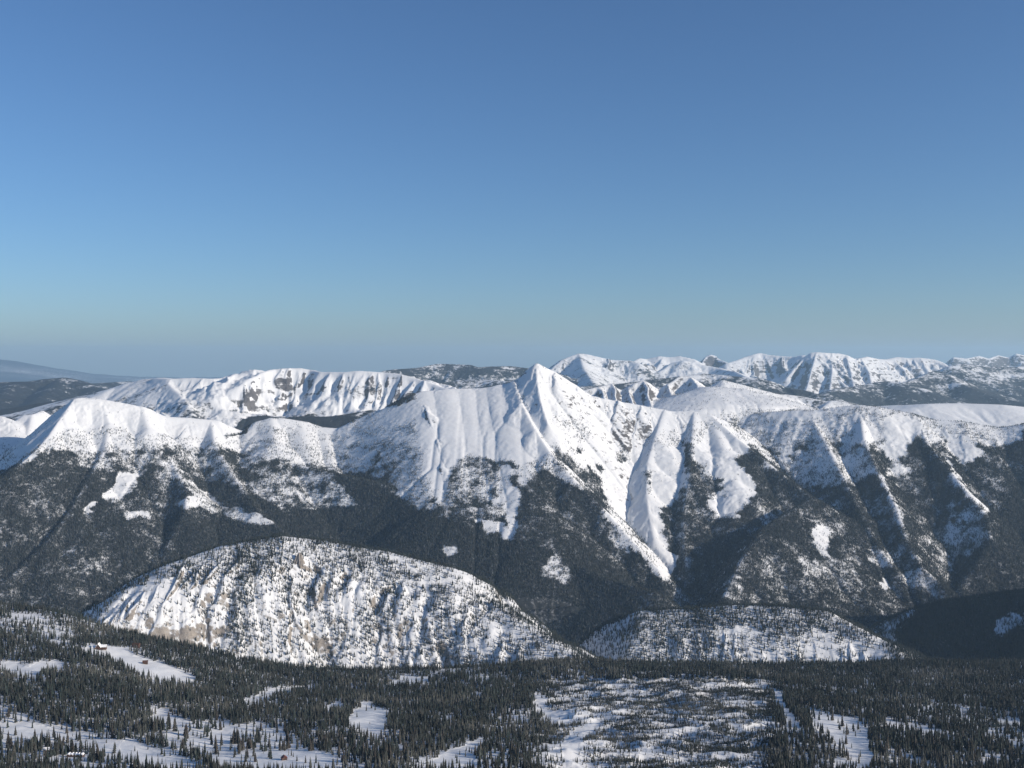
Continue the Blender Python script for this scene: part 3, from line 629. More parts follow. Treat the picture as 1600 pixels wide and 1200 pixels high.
# ------------------------------------------------------------------ far country
pxf = steps((-500, -60, 8), (-60, 1660, 1.6), (1660, 2300, 8))
rf = [11250.0]
while rf[-1] < 46000: rf.append(rf[-1] * (1.0021))
rf = np.array(rf)
PF, YF = np.meshgrid(pxf.astype(F32), rf.astype(F32)); XF = (PF - 800) / FPX * YF
def FR(pts, **k):
    k.setdefault('reach', 4500); return Ridge(pts, **k)
farR = [
 # plateau with a cliff band, left of centre
 FR([(120,640,12.8),(150,619,13.2),(180,606,13.4),(205,597,13.5),(225,592,13.5),(255,590,13.4),(262,594,13.2)], sl=.2, sr=.5, r=60, A=20, lam=300, veg=.25, rock=.2),
 FR([(240,590,13.3),(262,591,13.1),(300,589,13.1),(330,591,13.05),(352,590,13.1),(380,583,13.2),(402,578,13.3)], sl=.05, sr=.95, r=6, A=120, lam=110, d1=330, s2=.42, veg=.15, rock=.6),
 FR([(372,602,12.6),(390,590,12.8),(410,580,13.0),(430,575,13.2),(470,574,13.3),(485,577,13.3),(500,580,13.1),(540,580,13.0),(560,578,13.0),(600,581,13.0),(625,583,12.9),(650,590,12.8),(680,600,12.6),(715,612,12.3)], sl=.04, sr=.85, r=6, A=120, lam=120, d1=420, s2=.42, veg=.15, rock=.5),
 FR([(330,640,12.2),(400,650,12.1),(450,652,12.1),(520,650,12.1),(580,640,12.2)], sl=.3, sr=.4, r=60, A=30, lam=200, veg=.6, rock=.3),
 FR([(246,590,13.4),(262,598,13.0),(290,625,12.3),(300,645,11.9)], sl=.6, sr=.62, r=10, A=40, lam=140, veg=.2, rock=.7),
 # snow mesa at the right
 FR([(1410,648,11.9),(1432,637,12.0),(1450,631,12.1),(1500,630,12.2),(1560,632,12.1),(1584,645,11.9)], sl=.08, sr=.3, r=60, A=8, lam=250, veg=.1, rock=.1),
 FR([(1280,640,12.3),(1300,625,12.6),(1330,628,12.6),(1380,645,12.3)], sl=.4, sr=.5, A=30, lam=180, veg=.3, rock=.7),
 FR([(1150,608,12.6),(1200,612,12.8),(1250,618,12.8),(1300,628,12.6)], sl=.4, sr=.5, A=30, lam=180, veg=.4, rock=.7),
 # brown wooded hills, far left
 FR([(-300,610,20),(-100,600,20),(0,597,20.5),(45,596,20.5),(75,592,20.8),(98,590,21),(125,597,20.6),(150,606,20.2),(190,618,19.5)], sl=.3, sr=.34, r=200, A=70, lam=700, veg=.6, rock=.1),
 FR([(98,590,21),(70,615,19),(40,640,17.5)], sl=.3, sr=.4, r=100, A=60, lam=600, veg=.6, rock=.1),
 FR([(20,600,20),(0,620,18.5),(-40,640,17.5)], sl=.3, sr=.4, r=100, A=60, lam=600, veg=.6, rock=.1),
 FR([(-100,650,14.5),(0,640,15),(60,630,15.2),(90,626,15.4),(130,632,15)], sl=.4, sr=.4, r=60, A=40, lam=400, veg=.85, rock=.1),
 FR([(130,600,24),(200,596,26),(300,600,27),(420,596,28)], sl=.25, sr=.3, r=200, A=60, lam=800, veg=.5, rock=.1),
 # pale range behind the centre
 FR([(600,578,22),(618,576,22.2),(650,574,22.5),(685,567,22.8),(705,568,22.8),(735,569,22.6),(745,573,22.4),(760,572,22.4),(800,571,22.6),(830,575,22.4),(860,578,22)], sl=.4, sr=.36, r=20, A=120, lam=520, veg=.6, rock=.5),
 # main far range
 FR([(855,583,23.5),(866,571,24),(880,560,24.5),(893,555,24.7),(905,551,25),(918,552,25),(935,556,25),(955,561,25),(985,562,25),(1000,567,24.6)], sl=.6, sr=.42, r=10, A=170, lam=520, veg=.3, rock=.85),
 FR([(990,563,26.5),(1000,558,26.8),(1008,560,27),(1030,555,27),(1045,557,27),(1062,555,27),(1085,560,26.8)], sl=.6, sr=.5, r=6, A=130, lam=450, veg=.2, rock=.8),
 FR([(1030,580,24.5),(1050,566,25),(1068,561,25),(1085,566,25),(1110,571,24.8),(1140,577,24.4)], sl=.6, sr=.42, r=10, A=150, lam=480, veg=.25, rock=.8),
 FR([(1096,568,27),(1100,559,27.3),(1105,553,27.5),(1110,551,27.5),(1117,553,27.5),(1124,559,27.3),(1136,563,27)], sl=1.1, sr=.9, r=4, A=150, lam=300, veg=.2, rock=1.0),
 FR([(1136,566,26),(1150,562,26.2),(1165,556,26.5),(1178,552,26.6),(1188,550,26.8),(1200,553,26.6),(1225,555,26.4),(1240,556,26.2),(1256,553,26)], sl=.6, sr=.5, r=6, A=150, lam=420, veg=.2, rock=.95),
 FR([(1228,590,23),(1245,568,23.6),(1258,556,23.9),(1268,549,24),(1282,549,24),(1296,550,24.1),(1310,550,24.2),(1322,553,24.2),(1333,560,24.2),(1345,558,24.3),(1355,555,24.6),(1370,559,24.8),(1385,560,25),(1402,556,25.2),(1420,558,25.2),(1435,557,25.2),(1460,560,25.2),(1474,565,25),(1484,573,24.6),(1494,583,24)], sl=.7, sr=.5, r=8, A=210, lam=500, veg=.15, rock=.85),
 FR([(1276,549,24),(1268,575,23),(1262,600,22.3),(1256,615,21.9)], sl=.75, sr=.9, r=8, A=90, lam=280, veg=.2, rock=.95),
 FR([(1300,550,24.1),(1300,580,22.9),(1296,610,22)], sl=.75, sr=.9, r=8, A=90, lam=280, veg=.2, rock=.95),
 FR([(1322,553,24.2),(1330,580,23),(1334,605,22.2)], sl=.75, sr=.9, r=8, A=90, lam=280, veg=.2, rock=.95),
 FR([(1345,558,24.3),(1358,580,23.2),(1362,600,22.5)], sl=.7, sr=.8, r=8, A=80, lam=280, veg=.2, rock=.95),
 # forested foothills in front of it
 FR([(1290,615,17.5),(1310,606,18),(1345,602,18.3),(1372,596,18.6),(1388,595,18.6),(1410,600,18.2),(1440,606,18)], sl=.3, sr=.36, r=60, A=60, lam=420, veg=.5, rock=.1),
 FR([(1400,600,18.8),(1430,591,19.2),(1455,580,19.6),(1463,578,19.7),(1478,583,19.5),(1495,596,19),(1520,606,18.5),(1560,620,18),(1620,632,17.5)], sl=.4, sr=.36, r=20, A=70, lam=480, veg=.5, rock=.1),
 FR([(1476,585,22.5),(1484,571,23),(1500,568,23.2),(1530,570,23.4),(1560,573,23.4),(1600,572,23.6),(1700,570,24)], sl=.5, sr=.3, r=60, A=90, lam=600, veg=.5, rock=.4),
 FR([(1480,566,33),(1490,558,33),(1510,560,33),(1530,556,33.5),(1545,560,33.5),(1560,555,34),(1575,558,34),(1588,552,34),(1600,555,34),(1630,552,34),(1700,556,34)], sl=.6, sr=.7, r=6, A=160, lam=380, veg=.2, rock=1.0),
 # lower white-blue flanks under the far range
 FR([(840,600,16),(900,604,16.5),(960,600,17),(1040,590,17.5),(1100,583,18),(1180,590,17.5),(1240,606,17),(1300,620,16.5)], sl=.3, sr=.25, r=100, A=80, lam=420, veg=.5, rock=.7),
 FR([(640,600,17),(700,596,17.5),(760,592,17.5),(840,600,16.5)], sl=.3, sr=.3, r=80, A=80, lam=420, veg=.5, rock=.5),
 FR([(1120,575,25),(1150,580,22.5),(1190,600,20)], sl=.4, sr=.5, r=20, A=90, lam=380, veg=.3, rock=.8),
 FR([(905,551,25),(912,575,23),(930,600,20.5)], sl=.45, sr=.55, r=20, A=90, lam=380, veg=.3, rock=.8),
]
cxA = [262,300,330,352,380,402]; cyA = [591,589,591,590,583,578]; ckA = [13.1,13.1,13.05,13.1,13.2,13.3]
cxB = [372,390,410,430,470,485,500,540,560,600,625,650,680,715]; cyB = [602,590,580,575,574,577,580,580,578,581,583,590,600,612]; ckB = [12.6,12.8,13.0,13.2,13.3,13.3,13.1,13.0,13.0,13.0,12.9,12.8,12.6,12.3]
px = 268
while px < 690:
    c1, c2, c3, s1_, dd_ = (cxA, cyA, ckA, .95, 330) if px < 375 else (cxB, cyB, ckB, .85, 420)
    farR.append(rib(px, float(np.interp(px, c1, c2)), float(np.interp(px, c1, c3)), rr_.uniform(5, 90), 7, rr_.uniform(24, 66), 85, rr_.uniform(.8, 1.1), rr_.uniform(1.0, 1.5), rr_.uniform(.6, 1.05), dd_, s1_, .42, rr_.uniform(-.35, .15), 26, 70, 700, .2, 4))
    px += rr_.uniform(9, 21)
cxG = [855,880,905,935,985,1008,1030,1062,1085,1110,1136,1165,1188,1240,1268,1296,1322,1345,1370,1402,1435,1474]
cyG = [583,560,551,556,562,560,555,556,562,572,568,556,550,556,549,550,553,558,559,556,557,565]
ckG = [23.5,24.5,25,25,25,26.5,27,26.5,25,25,26,26.5,26.8,26.2,24,24.1,24.2,24.3,24.8,25.2,25.2,25]
px = 868
while px < 1475:
    farR.append(rib(px, float(np.interp(px, cxG, cyG)) + 1, float(np.interp(px, cxG, ckG)), rr_.uniform(60, 300), 8, rr_.uniform(40, 110), 230, rr_.uniform(.7, 1.0), rr_.uniform(.85, 1.3), rr_.uniform(.8, 1.3), 1200, .5, .38, rr_.uniform(-.4, .3), 70, 190, 1700, rr_.uniform(.15, .4), 6))
    px += rr_.uniform(9, 20)
HF, HF2, cF, DF, IF = ridgefield(XF, YF, farR, rf)
fidx = np.clip(IF, 0, None)
amp = np.array([r.A for r in farR], F32)[fidx]
HF = HF - blur(cF, 1) + (fbm(XF / 900, YF / 900, 5, .55) * amp * .35 + (ridged(XF / 330, YF / 330, 4, .6) - .5) * amp * .42) * sstep(0, 400, DF)
UF = ((pxf - 800) / FPX).astype(F32)
HF = erode(HF.astype(F32), UF, rf, XF, YF, (-7500, 8000, 11400, 14200), 26, .02, 8)
HF = erode(HF, UF, rf, XF, YF, (-5000, 16500, 14600, 28500), 60, .02, 7)
floorF = CZ - 850 + fbm(XF / 3000, YF / 3000, 4) * 120 - np.maximum(PF * 0, 0) - 250 * sstep(700, 100, PF)
floorF = floorF - 500 * (1 - sstep(12000, 15500, YF))
HF = smax(HF, floorF.astype(F32), 80)
vegF = np.array([r.veg for r in farR], F32)[fidx]; rockF = np.array([r.rock for r in farR], F32)[fidx]
vegF = vegF + sstep(CZ - 250, CZ - 900, HF) * .25 * (vegF > .12)
vegF = np.clip(vegF + fbm(XF / 500, YF / 500, 4, .6) * .5 * (vegF > .12), 0, .95)
M_far = ground_mat('far_ground', (.15, .14, .135), (.085, .08, .08), scale=.3, strata=.38, speck=.5, rk_lim=.42)
HFm = 0
HF = HF + (ridged(XF / 120, YF / 120, 3) - .5) * 26 * sstep(0, 150, DF) * np.array([r.rock for r in farR], F32)[fidx]
grid_mesh('mountains', XF, YF, HF, M_far, {'forest': vegF, 'rock': rockF})

# distant plain and hills to the horizon
pxh = steps((-1500, 3100, 10)); rh = [1000.0]
rh = np.array(list(np.linspace(-8000, 44000, 40)) + list(44500 * 1.0085 ** np.arange(80)))
GX, GY = np.meshgrid(np.linspace(-1, 1, 461).astype(F32), rh.astype(F32)); GX = GX * (np.maximum(GY, 8000) * 1.0)
gz = CZ - 2050 + np.zeros_like(GX)
farH = fbm(GX / 14000, GY / 9000, 5, .5)
up = sstep(46000, 60000, GY)
uu = GX / np.maximum(GY, 1) * FPX + 800
topy = fbm(GX / 5000, GY / 5000, 5, .6) * 5 + 6 + np.interp(uu, [-700, -200, 0, 40, 90, 150, 250, 420, 600, 2300], [548, 556, 566, 572, 580, 587, 592, 596, 598, 600])
gz = gz + up * (CZ - (topy - HY) / FPX * 72000 - (CZ - 2050)) * np.exp(-((GY - 72000) / 9000.0) ** 2) + up * farH * 500
gz = gz + sstep(44000, 50000, GY) * 300
grid_mesh('ground', GX, GY, gz.astype(F32), M_far, {'forest': np.clip(.62 + farH * .6, 0, 1), 'rock': np.zeros_like(GX)})
print('far', round(time.time() - T0, 1))

# ------------------------------------------------------------------ conifers
def template(sides, tiers, seed, jag=.22):
    r = np.random.default_rng(seed); V = []; Fc = []
    for t in range(tiers):
        z0 = .06 + .94 * t / tiers * .92; z1 = min(1.0, z0 + .94 / tiers * 1.55) if t < tiers - 1 else 1.0
        rad = .5 * (1 - (t / tiers)) ** .8
        b = len(V)
        for k in range(sides):
            a = 2 * math.pi * (k + .5 * (t % 2)) / sides + r.uniform(-.15, .15)
            q = rad * (1 + jag * (1 if k % 2 else -1) * .6 + r.uniform(-jag, jag) * .5)
            V.append((q * math.cos(a), q * math.sin(a), z0 + r.uniform(-.03, .03)))
        V.append((r.uniform(-.015, .015), r.uniform(-.015, .015), z1))
        for k in range(sides): Fc.append((b + k, b + (k + 1) % sides, b + sides))
    return np.array(V, F32), np.array(Fc, np.int32)
def build_trees(name, px, py, pz, h, w, tint, tmpls, label=None):
    Vs = []; Fs = []; Cs = []; off = 0; n = len(px); which = rng.integers(0, len(tmpls), n)
    for ti, (tv, tf) in enumerate(tmpls):
        m = which == ti; k = m.sum()
        if not k: continue
        a = rng.uniform(0, 2 * math.pi, k).astype(F32); ca, sa = np.cos(a)[:, None], np.sin(a)[:, None]
        x = (tv[None, :, 0] * ca - tv[None, :, 1] * sa) * w[m][:, None] + px[m][:, None]
        y = (tv[None, :, 0] * sa + tv[None, :, 1] * ca) * w[m][:, None] + py[m][:, None]
        z = tv[None, :, 2] * h[m][:, None] + pz[m][:, None]
        Vs.append(np.stack([x, y, z], -1).reshape(-1, 3))
        Fs.append((tf[None] + (np.arange(k) * len(tv))[:, None, None] + off).reshape(-1, 3))
        c = np.repeat(tint[m], len(tv), axis=0)
        Cs.append(np.c_[c, np.ones(len(c))])
        off += k * len(tv)
    return mesh_np(name, np.concatenate(Vs), np.concatenate(Fs), M_tree, smooth=False, col=np.concatenate(Cs))
def scatter(mask, per_m2):
    """random points in grid cells; mask/per_m2 on the vertices of the near grid"""
    cx = (XX[:-1, 1:] - XX[:-1, :-1]) * (YY[1:, :-1] - YY[:-1, :-1])
    lam = (per_m2 * mask)[:-1, :-1] * cx
    k = rng.poisson(np.clip(lam, 0, 50)); jj, ii = np.nonzero(k); c = k[jj, ii]
    jj = np.repeat(jj, c); ii = np.repeat(ii, c); fu = rng.random(len(jj)).astype(F32); fv = rng.random(len(jj)).astype(F32)
    def bil(A): return (A[jj, ii] * (1 - fu) + A[jj, ii + 1] * fu) * (1 - fv) + (A[jj + 1, ii] * (1 - fu) + A[jj + 1, ii + 1] * fu) * fv
    return bil(XX), bil(YY), bil(H), bil(dens), bil(PYv), bil(PX)
def tints(n, frost=0.0, brown=.3):
    g = np.array([.022, .032, .030]); b = np.array([.056, .045, .040]); s = np.array([.5, .53, .56])
    t = rng.random((n, 1)); c = g * (1 - t * brown) + b * (t * brown)
    c = c * rng.uniform(.65, 1.5, (n, 1))
    f = np.clip(rng.normal(frost, .12, (n, 1)), 0, .8) if np.any(frost) else 0
    return (c * (1 - f) + s * f).astype(F32)
inframe = vis & (PX > -300) & (PX < 1960)
tn = [template(7, 4, s) for s in (1, 2, 3)]
tm_ = [template(5, 3, s) for s in (4, 5, 6)]
tf_ = [template(4, 2, s) for s in (7, 8)]
# fore-slope
keep = lambda d, p: rng.random(len(d)) < p
fmask = inframe & (LAY == 0)
stand = sstep(-.4, .3, fbm(XX / 60 + 9, YY / 60, 4, .6)) * sstep(-.55, -.1, fbm(XX / 210 + 31, YY / 160, 3))
PXW = PX + jx * 4 + fbm(XX / 150 + 7, YY / 150, 3) * 70
knl = sstep(800, 920, PXW) * (1 - sstep(1190, 1240, PX)) * sstep(1055, 1075, PYv)
prob = np.where(dens > .75, .021 * dens ** 1.5 * (.3 + .8 * stand), .028 * dens ** 2.3 * (.1 + 1.3 * stand)) * (1 + 3.2 * knl) + .0003 * (dens > .005)
tx, ty, tz, td, tpy, tpx = scatter(fmask, prob.astype(F32))
n = len(tx); grove = fbm(tx / 240, ty / 240, 3)
hh = (rng.gamma(8, 1.6, n) * (1.0 + .35 * grove) * 1.18 + 1.5).astype(F32); hh = np.clip(hh, 5, 27) * (1 - .6 * sstep(800, 920, tpx + fbm(tx / 150 + 7, ty / 150, 3) * 70) * (1 - sstep(1190, 1225, tpx)) * (tpy > 1062)).astype(F32)
ww = hh * rng.uniform(.2, .33, n).astype(F32)
tt = tints(n, 0.0, .45) * (1 + grove[:, None] * .4)
snag = rng.random(n) < .05; ww = np.where(snag, ww * .4, ww).astype(F32); tt[snag] = np.array([.16, .15, .14])
pale = sstep(.05, .4, fbm(tx / 300 + 40, ty / 300, 3))[:, None] * .10 * rng.random((n, 1))
tt = (tt + pale * np.array([.9, .85, .75])).astype(F32)
# keep the clear-cut ground round the buildings empty
BLD = [(155,1010,2.93,26),(214,998,3.05,20),(228,1036,2.86,16),(73,1176,1.84,14),(118,1186,1.8,26),(445,1196,1.78,16)]
cl = np.ones(n, bool)
for bx, by, bk, br in BLD:
    x0 = (bx - 800) / FPX * bk * 1000
    cl &= ~((np.abs(tx - x0) < br * .9) & (ty > bk * 1000 - br * 2.2) & (ty < bk * 1000 + br))
tx, ty, tz, td, tpy, tpx, hh, ww, tt = [a[cl] for a in (tx, ty, tz, td, tpy, tpx, hh, ww, tt)]
n = len(tx)
okv = (tpx > 6) & (tpx < 1594) & (tpy < 1193) & (tpy > 1080)
score = np.where(okv, hh / ty * (1.0 + .35 * (td < .5)), -1)
top = np.argsort(-score)[:300]; rest = np.ones(n, bool); rest[top] = False
print('fore trees', n)
o = build_trees('conifer_forest', tx[rest], ty[rest], tz[rest], hh[rest], ww[rest], tt[rest], tn); o['kind'] = 'stuff'
o['label'] = 'dense conifer forest covering the near slope'; o['category'] = 'forest'
# the 300 largest conifers, each its own tree
M_bark = simple_mat('bark', (.07, .05, .04), .9, .2)
def trunk_mesh(nm, h, r0):
    V = []; Fc = []
    for j, (z, r) in enumerate(((-.8, r0 * 1.25), (.12 * h, r0), (.5 * h, r0 * .6), (.93 * h, r0 * .15))):
        for k in range(6): V.append((r * math.cos(k * math.pi / 3), r * math.sin(k * math.pi / 3), z))
    for j in range(3):
        for k in range(6): Fc.append((j * 6 + k, j * 6 + (k + 1) % 6, j * 6 + 6 + (k + 1) % 6, j * 6 + 6 + k))
    me = bpy.data.meshes.new(nm); me.from_pydata(V, [], Fc); me.materials.append(M_bark); return me
protos = []
for s in range(6):
    tv, tf = template(9, 6, 20 + s, .3)
    h = 18.0; w = h * (.24 + .025 * s)
    V = tv.copy(); V[:, :2] *= w; V[:, 2] *= h
    ct = tints(1, 0, .3 + .1 * s)[0]
    ob = mesh_np('crown', V, tf, M_tree, smooth=False, col=np.tile(np.r_[ct, 1], (len(V), 1)))
    me = ob.data; bpy.data.objects.remove(ob); protos.append((me, trunk_mesh('trunk', h, .28)))
ZONES = [  # (x0,x1,y0,y1, place)
 (0,130,1080,1130,'in the dark wood at the far left edge'),
 (0,90,1130,1200,'near the snow-roofed cabin in the lower left corner'),
 (90,200,1130,1200,'beside the long snow-roofed building at lower left'),
 (130,235,1080,1130,'in the dark wood right of the left-edge glades'),
 (200,300,1130,1200,'on the white clearing below the lower left wood'),
 (235,330,1080,1130,'round the slanting snow glade at lower left'),
 (300,400,1150,1200,'in the clumps left of the red-roofed cabin'),
 (330,470,1080,1150,'above the snow meadow left of the bottom centre'),
 (400,480,1150,1200,'close round the red-roofed cabin'),
 (470,560,1150,1200,'on the snow strip right of the red-roofed cabin'),
 (470,620,1080,1150,'round the ragged snow glade left of centre'),
 (560,680,1150,1200,'in the thick wood at bottom left of centre'),
 (620,760,1080,1150,'in the thick wood right of the ragged glade'),
 (680,860,1150,1200,'beside the snow patch at bottom centre'),
 (760,900,1080,1150,'along the left foot of the snowy knoll'),
 (860,1000,1080,1200,'on the left half of the snowy knoll'),
 (1000,1130,1080,1200,'on the middle of the snowy knoll'),
 (1130,1250,1080,1200,'on the right shoulder of the snowy knoll'),
 (1250,1400,1080,1200,'around the bright glade right of the knoll'),
 (1400,1600,1080,1200,'in the grey wood at the lower right corner')]
ORD = ['', 'first','second','third','fourth','fifth','sixth','seventh','eighth','ninth','tenth']
def ordinal(k):
    if k <= 10: return ORD[k]
    return f"{k}{'th' if 10 < k % 100 < 14 else {1:'st',2:'nd',3:'rd'}.get(k % 10, 'th')}"
zone_of = {}
for i in top:
    z = next((k for k, (a, b, c, d, _) in enumerate(ZONES) if a <= tpx[i] < b and c <= tpy[i] < d), len(ZONES) - 1)
    zone_of.setdefault(z, []).append(i)
for z, ids in sorted(zone_of.items()):
    ids.sort(key=lambda i: tpx[i])
    for k, i in enumerate(ids):
        me, tr = protos[int(rng.integers(0, 6))]
        e = bpy.data.objects.new('conifer', None); COL.objects.link(e); e.location = (tx[i], ty[i], tz[i]); s = hh[i] / 18.0
        e.scale = (s, s, s); e.rotation_euler = (0, 0, float(rng.uniform(0, 6.28)))
        for m2, nm in ((me, 'crown'), (tr, 'trunk')):
            c = bpy.data.objects.new(nm, m2); COL.objects.link(c); c.parent = e
        e['label'] = f"{ordinal(k + 1)} conifer from the left {ZONES[z][4]}"; e['category'] = 'tree'; e['group'] = 'large conifers of the near slope'
# cliff hills
stand = sstep(-.4, .4, fbm(XX / 55, YY / 55, 3))
bm = inframe & (LAY == 1) & (steep < 1.9)
x, y, z, d, _, _ = scatter(bm, (.027 * dens ** 1.2 * np.where(IB == 2, 1, .75 + .35 * stand)).astype(F32)); n = len(x); print('hill trees', n)
h = np.clip(rng.gamma(12, 1.25, n) + 2, 5, 26).astype(F32)
o = build_trees('conifer_forest', x, y, z, h, h * rng.uniform(.2, .3, n).astype(F32), tints(n, .0, .4), tm_); o['kind'] = 'stuff'
o['label'] = 'scattered conifers on the cliff hills'; o['category'] = 'forest'
# main range
stand = sstep(-.4, .4, fbm(XX / 80 + 4, YY / 80, 4, .6))
cm = inframe & (LAY == 2) & (steep < 1.7)
pr = .022 * dens ** 1.25 * np.where(dens > .8, 1, .35 + .9 * stand)
x, y, z, d, py_, px_ = scatter(cm, pr.astype(F32)); n = len(x); print('range trees', n)
h = np.clip(rng.gamma(10, 1.2, n) + 2, 4, 22).astype(F32) * (.7 + .3 * np.clip(d, 0, 1))
frost = (np.clip(.5 - d * .6, 0, .4) + .12 * sstep(CZ - 500, CZ - 250, z))[:, None]
o = build_trees('conifer_forest', x, y, z, h, h * rng.uniform(.30, .42, n).astype(F32), tints(n, frost, .5) * .78, tf_); o['kind'] = 'stuff'
o['label'] = 'conifer forest on the lower slopes of the snowy mountains'; o['category'] = 'forest'
print('trees', round(time.time() - T0, 1))


# ------------------------------------------------------------------ buildings on the near slope
M_log = simple_mat('brown_logs', (.10, .055, .042), .8, .3)
M_dark = simple_mat('dark_boards', (.07, .04, .03), .8, .3)
M_red = simple_mat('red_metal_roof', (.2, .055, .04), .5, .15)
M_snow = simple_mat('roof_snow', (.86, .86, .86), .7, .03)
M_win = simple_mat('window_glass', (.03, .04, .05), .15, .1)
M_stone = simple_mat('chimney_stone', (.3, .27, .24), .9, .3)
def mesh_of(name, V, Fc, mat, parent=None, loc=None):
    me = bpy.data.meshes.new(name); me.from_pydata([tuple(v) for v in V], [], Fc); me.materials.append(mat); me.update()
    o = bpy.data.objects.new(name, me); COL.objects.link(o)
    if parent: o.parent = parent
    return o
def boxes(name, bs, mat, parent):
    V = []; Fc = []
    for (x0, x1, y0, y1, z0, z1) in bs:
        b = len(V); V += [(x, y, z) for z in (z0, z1) for x, y in ((x0, y0), (x1, y0), (x1, y1), (x0, y1))]
        Fc += [(b, b+3, b+2, b+1), (b+4, b+5, b+6, b+7), (b, b+1, b+5, b+4), (b+1, b+2, b+6, b+5), (b+2, b+3, b+7, b+6), (b+3, b, b+4, b+7)]
    return mesh_of(name, V, Fc, mat, parent)
def gable_walls(name, w, d, h, rh, mat, parent, x=0, y=0, along='y', z0=-4):
    """walls with two gable ends; ridge runs along y (gable faces the camera) or x"""
    p = [(-w/2, -d/2), (w/2, -d/2), (w/2, d/2), (-w/2, d/2)]
    V = [(a + x, b + y, z0) for a, b in p] + [(a + x, b + y, h) for a, b in p]
    if along == 'y': V += [(x, y - d/2, h + rh), (x, y + d/2, h + rh)]; G = [(4, 5, 8), (6, 7, 9)]
    else: V += [(x - w/2, y, h + rh), (x + w/2, y, h + rh)]; G = [(7, 4, 8), (5, 6, 9)]
    return mesh_of(name, V, [(0, 1, 5, 4), (1, 2, 6, 5), (2, 3, 7, 6), (3, 0, 4, 7)] + G, mat, parent)
def gable_roof(name, w, d, h, rh, mat, parent, x=0, y=0, along='y', over=.9, t=.5):
    if along == 'x': w, d = d, w
    k = rh / (w / 2); ex = w / 2 + over; ez = h - over * k
    prof = [(-ex, ez + .03), (0, h + rh + .03), (ex, ez + .03), (ex, ez + t), (0, h + rh + t), (-ex, ez + t)]
    V = []
    for yy in (-d/2 - over, d/2 + over):
        for a, z in prof: V.append((a + x, yy + y, z) if along == 'y' else (yy + x, a + y, z))
    Fc = [(i, (i + 1) % 6, 6 + (i + 1) % 6, 6 + i) for i in range(6)] + [(0, 5, 4, 1), (1, 4, 3, 2), (6, 7, 10, 11), (7, 8, 9, 10)]
    return mesh_of(name, V, Fc, mat, parent)
def place(name, px, py, yk, label, cat, rot=0):
    Y = yk * 1000.0; x = (px - 800) / FPX * Y
    z = float(bil_grid(H, 0, 0, U, rows, np.array([x]), np.array([Y]))[0])
    e = bpy.data.objects.new(name, None); COL.objects.link(e); e.location = (x, Y, z + .6); e.rotation_euler = (0, 0, rot)
    e['label'] = label; e['category'] = cat; return e
def windows(par, lst, z, w=1.3, h=1.5):
    for x, y in lst:
        f = boxes('window', [(x - w/2 - .12, x + w/2 + .12, y - .06, y + .02, z - h/2 - .12, z + h/2 + .12)], M_stone, par)
        boxes('pane', [(x - w/2, x + w/2, y - .1, y - .063, z - h/2, z + h/2)], M_win, f)
# lodge on the meadow
e = place('ski_lodge', 154, 1010, 2.93, 'brown log lodge with peaked gable and long front deck on the upper white meadow', 'lodge', .15)
gable_walls('wall', 14, 16, 5, 9.5, M_log, e); r = gable_roof('roof', 14, 16, 5, 9.5, M_snow, e, t=.7)
boxes('chimney', [(-4.6, -3.2, 3, 4.5, 6, 15)], M_stone, r)
gable_walls('wing', 14, 12, 4.5, 4.5, M_log, e, x=14.1, y=2, along='x'); gable_roof('roof', 14, 12, 4.5, 4.5, M_snow, e, x=14.6, y=2, along='x', t=.9)
gable_walls('wing', 10, 11, 4, 4, M_dark, e, x=-12.1, y=2, along='x'); gable_roof('roof', 10, 11, 4, 4, M_snow, e, x=-12.6, y=2, along='x', t=.7)
boxes('deck', [(-20, 22, -14, -8.1, .2, 1.0)] + [(x, x + .5, -13.8, -13.3, -5, .2) for x in range(-19, 22, 5)], M_dark, e)
boxes('railing', [(-20, 22, -14.0, -13.8, 1.9, 2.15)] + [(x, x + .2, -14.0, -13.8, 1.0, 1.9) for x in range(-20, 22, 3)], M_log, e)
boxes('door', [(-1.2, 1.2, -8.12, -8.03, 1.0, 3.6)], M_dark, e)
windows(e, [(-4.5, -8.0), (4.5, -8.0)], 3.0); windows(e, [(0, -8.0)], 8.0, 3.0, 3.4); windows(e, [(10.5, -4.0), (14, -4.0), (17.5, -4.0)], 2.8)
# red-brown building at the wood's edge
e = place('hotel', 213, 999, 3.05, 'red-brown three-storey building at the wood edge below the pale cliffs', 'building', -.1)
gable_walls('wall', 19, 13, 11, 3.5, M_log, e, along='x'); gable_roof('roof', 19, 13, 11, 3.5, M_dark, e, along='x', t=.5)
boxes('balcony', [(-9, 9, -8, -6.55, 3.4, 3.7), (-9, 9, -8, -6.55, 7.2, 7.5)], M_dark, e)
for zz in (1.8, 5.4, 9.0): windows(e, [(-7, -6.5), (-3.5, -6.5), (0, -6.5), (3.5, -6.5), (7, -6.5)], zz)
# hut on the meadow
e = place('hut', 227, 1037, 2.86, 'dark brown hut standing alone in the middle of the upper meadow', 'hut', .2)
gable_walls('wall', 13, 9, 6, 3.2, M_dark, e, along='x'); gable_roof('roof', 13, 9, 6, 3.2, M_log, e, along='x', t=.4)
boxes('door', [(-1, 1, -4.6, -4.52, 0, 2.6)], M_log, e); windows(e, [(-4, -4.5), (4, -4.5)], 2.6)
